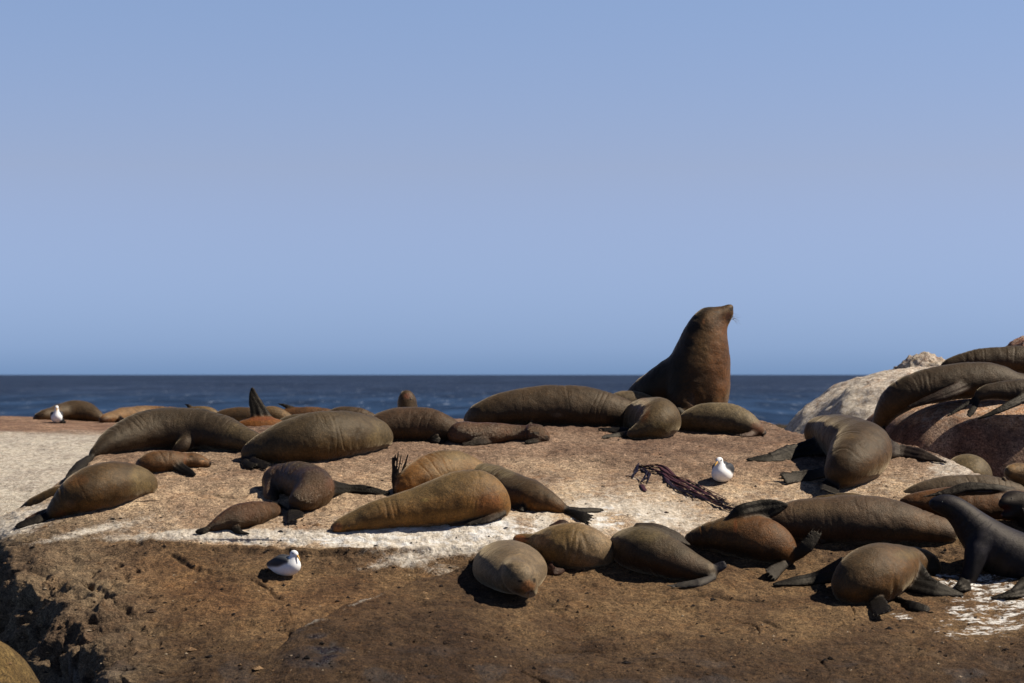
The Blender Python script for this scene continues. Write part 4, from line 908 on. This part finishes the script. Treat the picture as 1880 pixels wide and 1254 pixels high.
seal('gold_long', 'golden brown seal stretched flat on the white step with its snout to the left', [(610, 971, 5), (619, 968, 8.5), (632, 963, 13), (652, 957, 18), (682, 948, 26), (720, 941, 31), (760, 934, 36), (800, 925, 43), (845, 914, 50), (880, 909, 45), (905, 922, 31), (922, 938, 14)],
     fore=[G_((868, 945, 12, -.1), (855, 955, 9), (825, 962, 5), tilt=50, col=lin(58, 44, 38))], hind=[G_((925, 942, 8, -.1), (895, 953, 7), (845, 962, 5), tilt=50)],
     col=(160, 134, 88), belly=((148, 101, 42), (0.5, -.6, -0.6), 0.75), paint=[(607, 971, 6, 5, (42, 54, 96), .9), (619, 968, 10, 8, (190, 120, 74), .7), (641, 974, 7, 2.5, (70, 40, 34), .8), (790, 895, 70, 20, (108, 92, 62), .4), (900, 930, 26, 30, (150, 86, 42), .6), (780, 918, 9, 4, (160, 140, 88), .6)], seed=37, h=0.0105, extra=[[(668, 947, 3, -.10), (675, 950, 1.8, -.12)]], eyes=[(641, 966, 1.3)], whisk=(613, 974, 200, 8))
seal('rust_up', 'amber flanked seal behind the golden one, hind flipper standing straight up', [(738, 898, 14), (752, 888, 24), (775, 877, 34), (805, 866, 38), (835, 862, 34), (868, 870, 28), (900, 885, 18)],
     hind=[R_((727, 932, 9, -.05), (726, 885, 7, 0), (731, 834, 10, 0), tilt=5, web=0.45, col=LEATH)],
     fore=[R_((731, 920, 6, .05), (738, 875, 4.5, .05), (749, 835, 1.5, .05), tilt=15), R_((818, 834, 5, -.03), (785, 845, 8, -.12), (758, 862, 8, -.12), (738, 888, 3, -.08), tilt=45, th=.03)], extra=[[(735, 918, 10), (745, 905, 14)]],
     col=(168, 138, 92), belly=((158, 101, 40), (-0.7, -.5, -0.2), 0.85), paint=[(840, 836, 30, 10, (142, 126, 92), .5)], seed=38)
seal('tail_right', 'brown seal crossing behind the golden one, tail flippers pointing right', [(868, 880, 18), (890, 876, 25), (915, 884, 29), (945, 900, 32), (975, 911, 29), (1000, 920, 21), (1022, 929, 12), (1032, 933, 8)],
     hind=[G_((1030, 931, 7), (1060, 937, 6), (1108, 937, 3), tilt=40), G_((1035, 936, 8), (1062, 946, 9), (1088, 957, 9), tilt=40)],
     fore=[G_((945, 925, 8, -.15), (958, 934, 6), (966, 937, 3))], col=(102, 82, 56), belly=((136, 88, 38), (0.2, -.5, -0.8), 0.7), paint=[(890, 858, 34, 10, (158, 144, 112), .7), (930, 868, 16, 10, (150, 138, 108), .6)], seed=39)
seal('wet_young', 'wet dark young seal curled up, one flipper out toward the upright hind flipper', [(505, 922, 10, .1), (497, 905, 14, .15), (502, 885, 20, .25), (525, 878, 29, .25), (556, 884, 36, .1), (577, 897, 37, 0), (566, 912, 27, -.1), (545, 920, 17, -.15)],
     hind=[G_((540, 926, 11, -.12), (540, 940, 13), (548, 957, 17), tilt=30), ], fore=[G_((602, 895, 13, 0), (640, 897, 9), (680, 900, 7), (716, 906, 4), tilt=40)],
     col=(100, 74, 48), belly=((96, 66, 36), (0.4, -.6, -.6), .6), mat='wetfur', paint=[(545, 852, 40, 7, (104, 92, 62), .5), (608, 890, 12, 12, (118, 72, 42), .7), (580, 905, 30, 18, (120, 84, 62), .35), (515, 910, 18, 20, (22, 18, 18), .6)], seed=40, h=0.011)
seal('pup_low', 'small wet red-brown pup flopped on the white edge below the curled young seal', [(380, 972, 4), (392, 967, 9), (410, 959, 16), (438, 949, 24), (465, 945, 24), (487, 939, 17), (500, 937, 13), (508, 938, 8)],
     hind=[G_((384, 971, 6), (374, 975, 5), (360, 976, 4), tilt=40)], fore=[G_((430, 968, 6, -.1), (440, 977, 4), (458, 980, 2), tilt=50), G_((500, 930, 6, .1), (515, 932, 5, .1), (530, 940, 3, .1), tilt=50)],
     col=(122, 84, 50), mat='wetfur', belly=((80, 55, 32), (0, -.5, -.8), .5), paint=[(455, 942, 26, 12, (122, 80, 58), .5)], seed=41, h=0.0105)
seal('left_front', 'brown seal slumped at the left end of the slab, pale neck toward the right', [(92, 944, 9), (106, 934, 18), (130, 918, 31), (162, 902, 43), (198, 890, 44), (228, 885, 36), (250, 884, 28), (266, 887, 22), (276, 891, 13)],
     hind=[G_((98, 942, 10), (68, 954, 8), (28, 968, 4), tilt=45), G_((92, 936, 8, .05), (70, 946, 7), (45, 957, 4), tilt=45, col=lin(64, 46, 36))],
     col=(104, 82, 52), belly=((118, 81, 36), (-.4, -.5, -.6), .6), paint=[(262, 880, 26, 34, (134, 118, 84), .75), (205, 878, 26, 14, (128, 104, 76), .5), (130, 925, 12, 9, (142, 108, 78), .5), (110, 945, 14, 9, (140, 84, 50), .6), (135, 880, 30, 12, (134, 88, 46), .5)], seed=42, h=0.0115)
seal('sleepy_young', 'reddish young seal dozing at upper left with its face to the right', [(256, 860, 8, .1), (266, 853, 16), (285, 848, 21), (308, 847, 20), (328, 846, 16), (340, 847, 11.5), (354, 845, 14), (366, 848, 11.5), (377, 851, 7.5), (385, 852, 4.5)],
     fore=[G_((318, 850, 10, -.1), (336, 862, 8), (357, 873, 4), tilt=40)], col=(130, 92, 52), h=0.0105, belly=((88, 57, 31), (-.2, -.6, -.6), .5),
     paint=[(355, 838, 12, 4, (134, 92, 52), .5), (351, 838, 4, 1.6, (30, 18, 14), .9), (371, 843, 5, 1.6, (40, 24, 18), .8), (370, 847, 6, 3, (196, 150, 110), .6), (386, 851, 3.5, 4, (40, 24, 24), .9), (374, 857, 9, 1.5, (50, 28, 20), .8), (340, 846, 3, 12, (130, 74, 34), .6)], seed=43, extra=[[(347, 845, 2.4, -.08), (342, 848, 1.5, -.09)]], whisk=(386, 850, 15, 8))
seal('left_rump', 'olive tail end of a seal poking out behind the slumped left seal', [(135, 905, 16), (110, 908, 15), (84, 916, 13.5), (58, 926, 10), (38, 936, 5), (28, 941, 3)], col=(112, 88, 48), paint=[(35, 937, 16, 10, (58, 38, 44), .7)], seed=44, h=0.0115, Y=26.7)
print('seals', round(time.time() - T_START, 1))
# ------------------------------------------------------------------ gulls
WHITE, BLACK = lin(236, 234, 230), lin(40, 42, 48)
def gull(label, foot, scale, face, upright=0.0, billdown=0.3, turn=0.0):
    """sitting kelp gull; face = angle of its front in the ground plane (degrees, 0 = +x, 90 = away)"""
    y = hit(*foot, 26.0); base = unp(foot[0], foot[1], y); s = scale
    a = math.radians(face); fw = np.array([math.cos(a), math.sin(a), 0]); sd_ = np.array([-math.sin(a), math.cos(a), 0]); up = np.array([0, 0, 1.0])
    ah = math.radians(face + turn); hf = np.array([math.cos(ah), math.sin(ah), 0])
    p = lambda f, u, l=0: base + s * (fw * f + up * u + sd_ * l)
    n = lambda f, u, r, l=0: list(p(f, u, l)) + [s * r]
    U = upright
    hp = p(0.105, 0.205 + 0.04 * U); h_ = lambda f, u, r: list(hp + s * (hf * f + up * u)) + [s * r]
    body = Tube([n(-0.17, 0.085, 0.02), n(-0.12, 0.085, 0.055), n(-0.03, 0.085, 0.082), n(0.06, 0.09, 0.085), n(0.112, 0.105, 0.062)], wf=1.05, sag=0.1, k=0.02, ref='X' if abs(math.sin(a)) > 0.7 else 'Y')
    neck = Tube([n(0.09, 0.12, 0.064), n(0.105, 0.165, 0.040), h_(0.0, -0.01, 0.033)], wf=1, sag=0, k=0.025)
    head = Tube([h_(-0.010, 0.004, 0.037), h_(0.012, 0.004, 0.034), h_(0.035, -0.006, 0.022)], wf=0.95, sag=0, k=0.015)
    wings = []
    for q in (-1, 1):
        wings.append(Tube([n(0.072, 0.135, 0.034, 0.058 * q), n(-0.02, 0.128, 0.050, 0.062 * q), n(-0.12, 0.108, 0.038, 0.042 * q), n(-0.23, 0.095, 0.010, 0.012 * q)], wf=0.75, sag=0, k=0.012, col=BLACK, ref='X' if abs(math.sin(a)) > 0.7 else 'Y'))
    back = Tube([n(0.05, 0.150, 0.038), n(-0.05, 0.142, 0.050), n(-0.13, 0.115, 0.028)], wf=1.3, sag=0, k=0.015, col=BLACK)
    tail = Tube([n(-0.14, 0.075, 0.025), n(-0.21, 0.072, 0.012)], wf=1.8, sag=0, k=0.015)
    prims = [body, neck, head, back, tail] + wings
    V, Q = surface(prims, 0.0062, 0.0015, 3); Vf = V.astype(np.float32)
    ds = np.array([q.d(Vf) for q in prims]); wt = np.exp(-(ds - ds.min(0)) / 0.004); wt /= wt.sum(0)
    cols = np.array([WHITE if q.col is None else q.col for q in prims]); colr = (wt[:, :, None] * cols[:, None]).sum(0)
    o = mesh_obj('gull', V, Q, M['feather'], attrs={'Col': colr}, loc=base)
    tag(o, label, 'gull', 'black backed gulls among the seals')
    bd = hf * math.cos(billdown) - up * math.sin(billdown)
    b0 = hp + s * (hf * 0.045 - up * 0.008)
    bl = [b0 + bd * s * t for t in np.linspace(0, 0.052, 6)]; bl[-1] = bl[-1] - up * s * 0.006
    thread_obj('bill', [bl], 0.0105 * s, M['bill'], o, taper=0.45, nside=8)
    for q in (-1, 1):
        hs = np.array([-math.sin(ah), math.cos(ah), 0])
        ico(o, 'eye', hp + s * (hf * 0.020 + up * 0.010 + hs * 0.030 * q), 0.0065 * s, M['eye'])
    return o
gull('white gull with dark wings sitting on the brown ledge below the white step', (524, 1057), 1.12, -38, billdown=0.9, turn=0)
gull('white gull resting beside the strand of dried kelp', (1327, 885), 1.22, -112, billdown=0.6, turn=-12)
gull('distant white gull upright on the far brown strip by the leftmost seal', (104, 776), 1.12, -78, upright=1, billdown=0.7)

# ------------------------------------------------------------------ dried kelp draped over the slab
kv = []
def drape(pts, lift=0.012):
    r = []
    P_ = hermite(np.arange(len(pts)), np.array(pts, float), np.linspace(0, len(pts) - 1, (len(pts) - 1) * 6 + 1))
    for x, y in P_:
        Yh = hit(x, y, 26.0); r.append(unp(x, y, Yh - 0.01) + np.array([0, 0, lift]))
    return r
root = bpy.data.objects.new('kelp', None); C.objects.link(root); root.location = Vector(unp(1270, 905, hit(1270, 905, 26)))
tag(root, 'strand of dried red-brown kelp trailing diagonally across the slab', 'kelp')
def strands(name, mat, specs, rad=0.013, flat=0.22):
    rg = np.random.RandomState(4); ls = []; rads = []
    V, Q = [], []
    for pts, wpx, n in specs:
        for k in range(n):
            off = (k - (n - 1) / 2) * (wpx / max(n, 1)) * 1.6
            pp = [(x + rg.uniform(-6, 6), y + rg.uniform(-2.5, 2.5) + off * (0.35 + 0.65 * math.sin(math.pi * i / (len(pts) - 1))) + rg.uniform(-1.5, 1.5)) for i, (x, y) in enumerate(pts)]
            ls.append(drape(pp, 0.004 + rg.uniform(0, 0.016)))
    return thread_obj(name, ls, rad, mat, root, taper=0.4, nside=6, flat=flat)
strands('frond', M['kelp'], [([(1176, 858), (1198, 857), (1215, 866), (1240, 880), (1262, 895), (1290, 912), (1325, 925), (1362, 936)], 12, 3), ([(1215, 868), (1235, 882), (1268, 892), (1300, 908), (1330, 920)], 16, 4), ([(1180, 890), (1186, 899), (1180, 903), (1176, 895)], 3, 1)], rad=0.030, flat=0.12)
strands('frond', M['kelpdark'], [([(1156, 878), (1164, 868), (1168, 858), (1185, 856), (1205, 863)], 5, 3), ([(1180, 862), (1190, 873), (1184, 885), (1200, 887)], 8, 4), ([(1195, 866), (1215, 870), (1240, 893), (1262, 908)], 5, 3),
         ([(1222, 880), (1250, 902), (1285, 912), (1312, 925), (1345, 938), (1370, 945)], 8, 4), ([(1245, 897), (1268, 912), (1272, 916)], 3, 2), ([(1320, 922), (1345, 926), (1370, 930), (1395, 938)], 6, 4), ([(1165, 881), (1174, 886)], 1, 1), ([(1284, 917), (1297, 921)], 2, 2)])

# ------------------------------------------------------------------ loose grit, chips and shells on the rock
rg = np.random.RandomState(12); GVt, GQt = [], []
ico_v = np.array([(0, 0, 1), (1, 0, 0), (0, 1, 0), (-1, 0, 0), (0, -1, 0), (0, 0, -0.6)], dtype=float); ico_f = [(0, 1, 2), (0, 2, 3), (0, 3, 4), (0, 4, 1), (5, 2, 1), (5, 3, 2), (5, 4, 3), (5, 1, 4)]
Vl, Fl, Cl = [], [], []
for i in range(2600):
    px = rg.uniform(-20, 1900); py = rg.uniform(800, 1250) if i % 3 else rg.uniform(1010, 1250)
    yh = hit(px, py)
    if yh is None or yh > 30: continue
    r = rg.gamma(2.0, 0.0045) + 0.003
    if rg.rand() < 0.02: r *= 2.5
    p = unp(px, py, yh); s = len(Vl) * 6
    q = ico_v * np.array([rg.uniform(.6, 1.5), rg.uniform(.6, 1.5), rg.uniform(.3, .8)]) * r; a = rg.uniform(0, 6.28)
    q = np.stack([q[:, 0] * math.cos(a) - q[:, 1] * math.sin(a), q[:, 0] * math.sin(a) + q[:, 1] * math.cos(a), q[:, 2]], 1)
    Vl.append(p + q); Fl += [tuple(s + k for k in f) for f in ico_f]
    c_ = [lin(60, 48, 38), lin(150, 125, 98), lin(34, 28, 26), lin(200, 188, 170)][rg.choice(4, p=[.4, .25, .27, .08])]
    Cl += [c_] * 6
V = np.vstack(Vl); o = mesh_obj('gravel', V, Fl, M['rock'], attrs={'Col': np.array(Cl), 'guano': np.zeros(len(V)), 'wet': np.zeros(len(V)), 'splash': np.zeros(len(V))}, smooth_=False)
tag(o, 'fine grit and chips scattered over the rock', None, kind='stuff')
print('done', round(time.time() - T_START, 1), 'seals', len(SEALS))
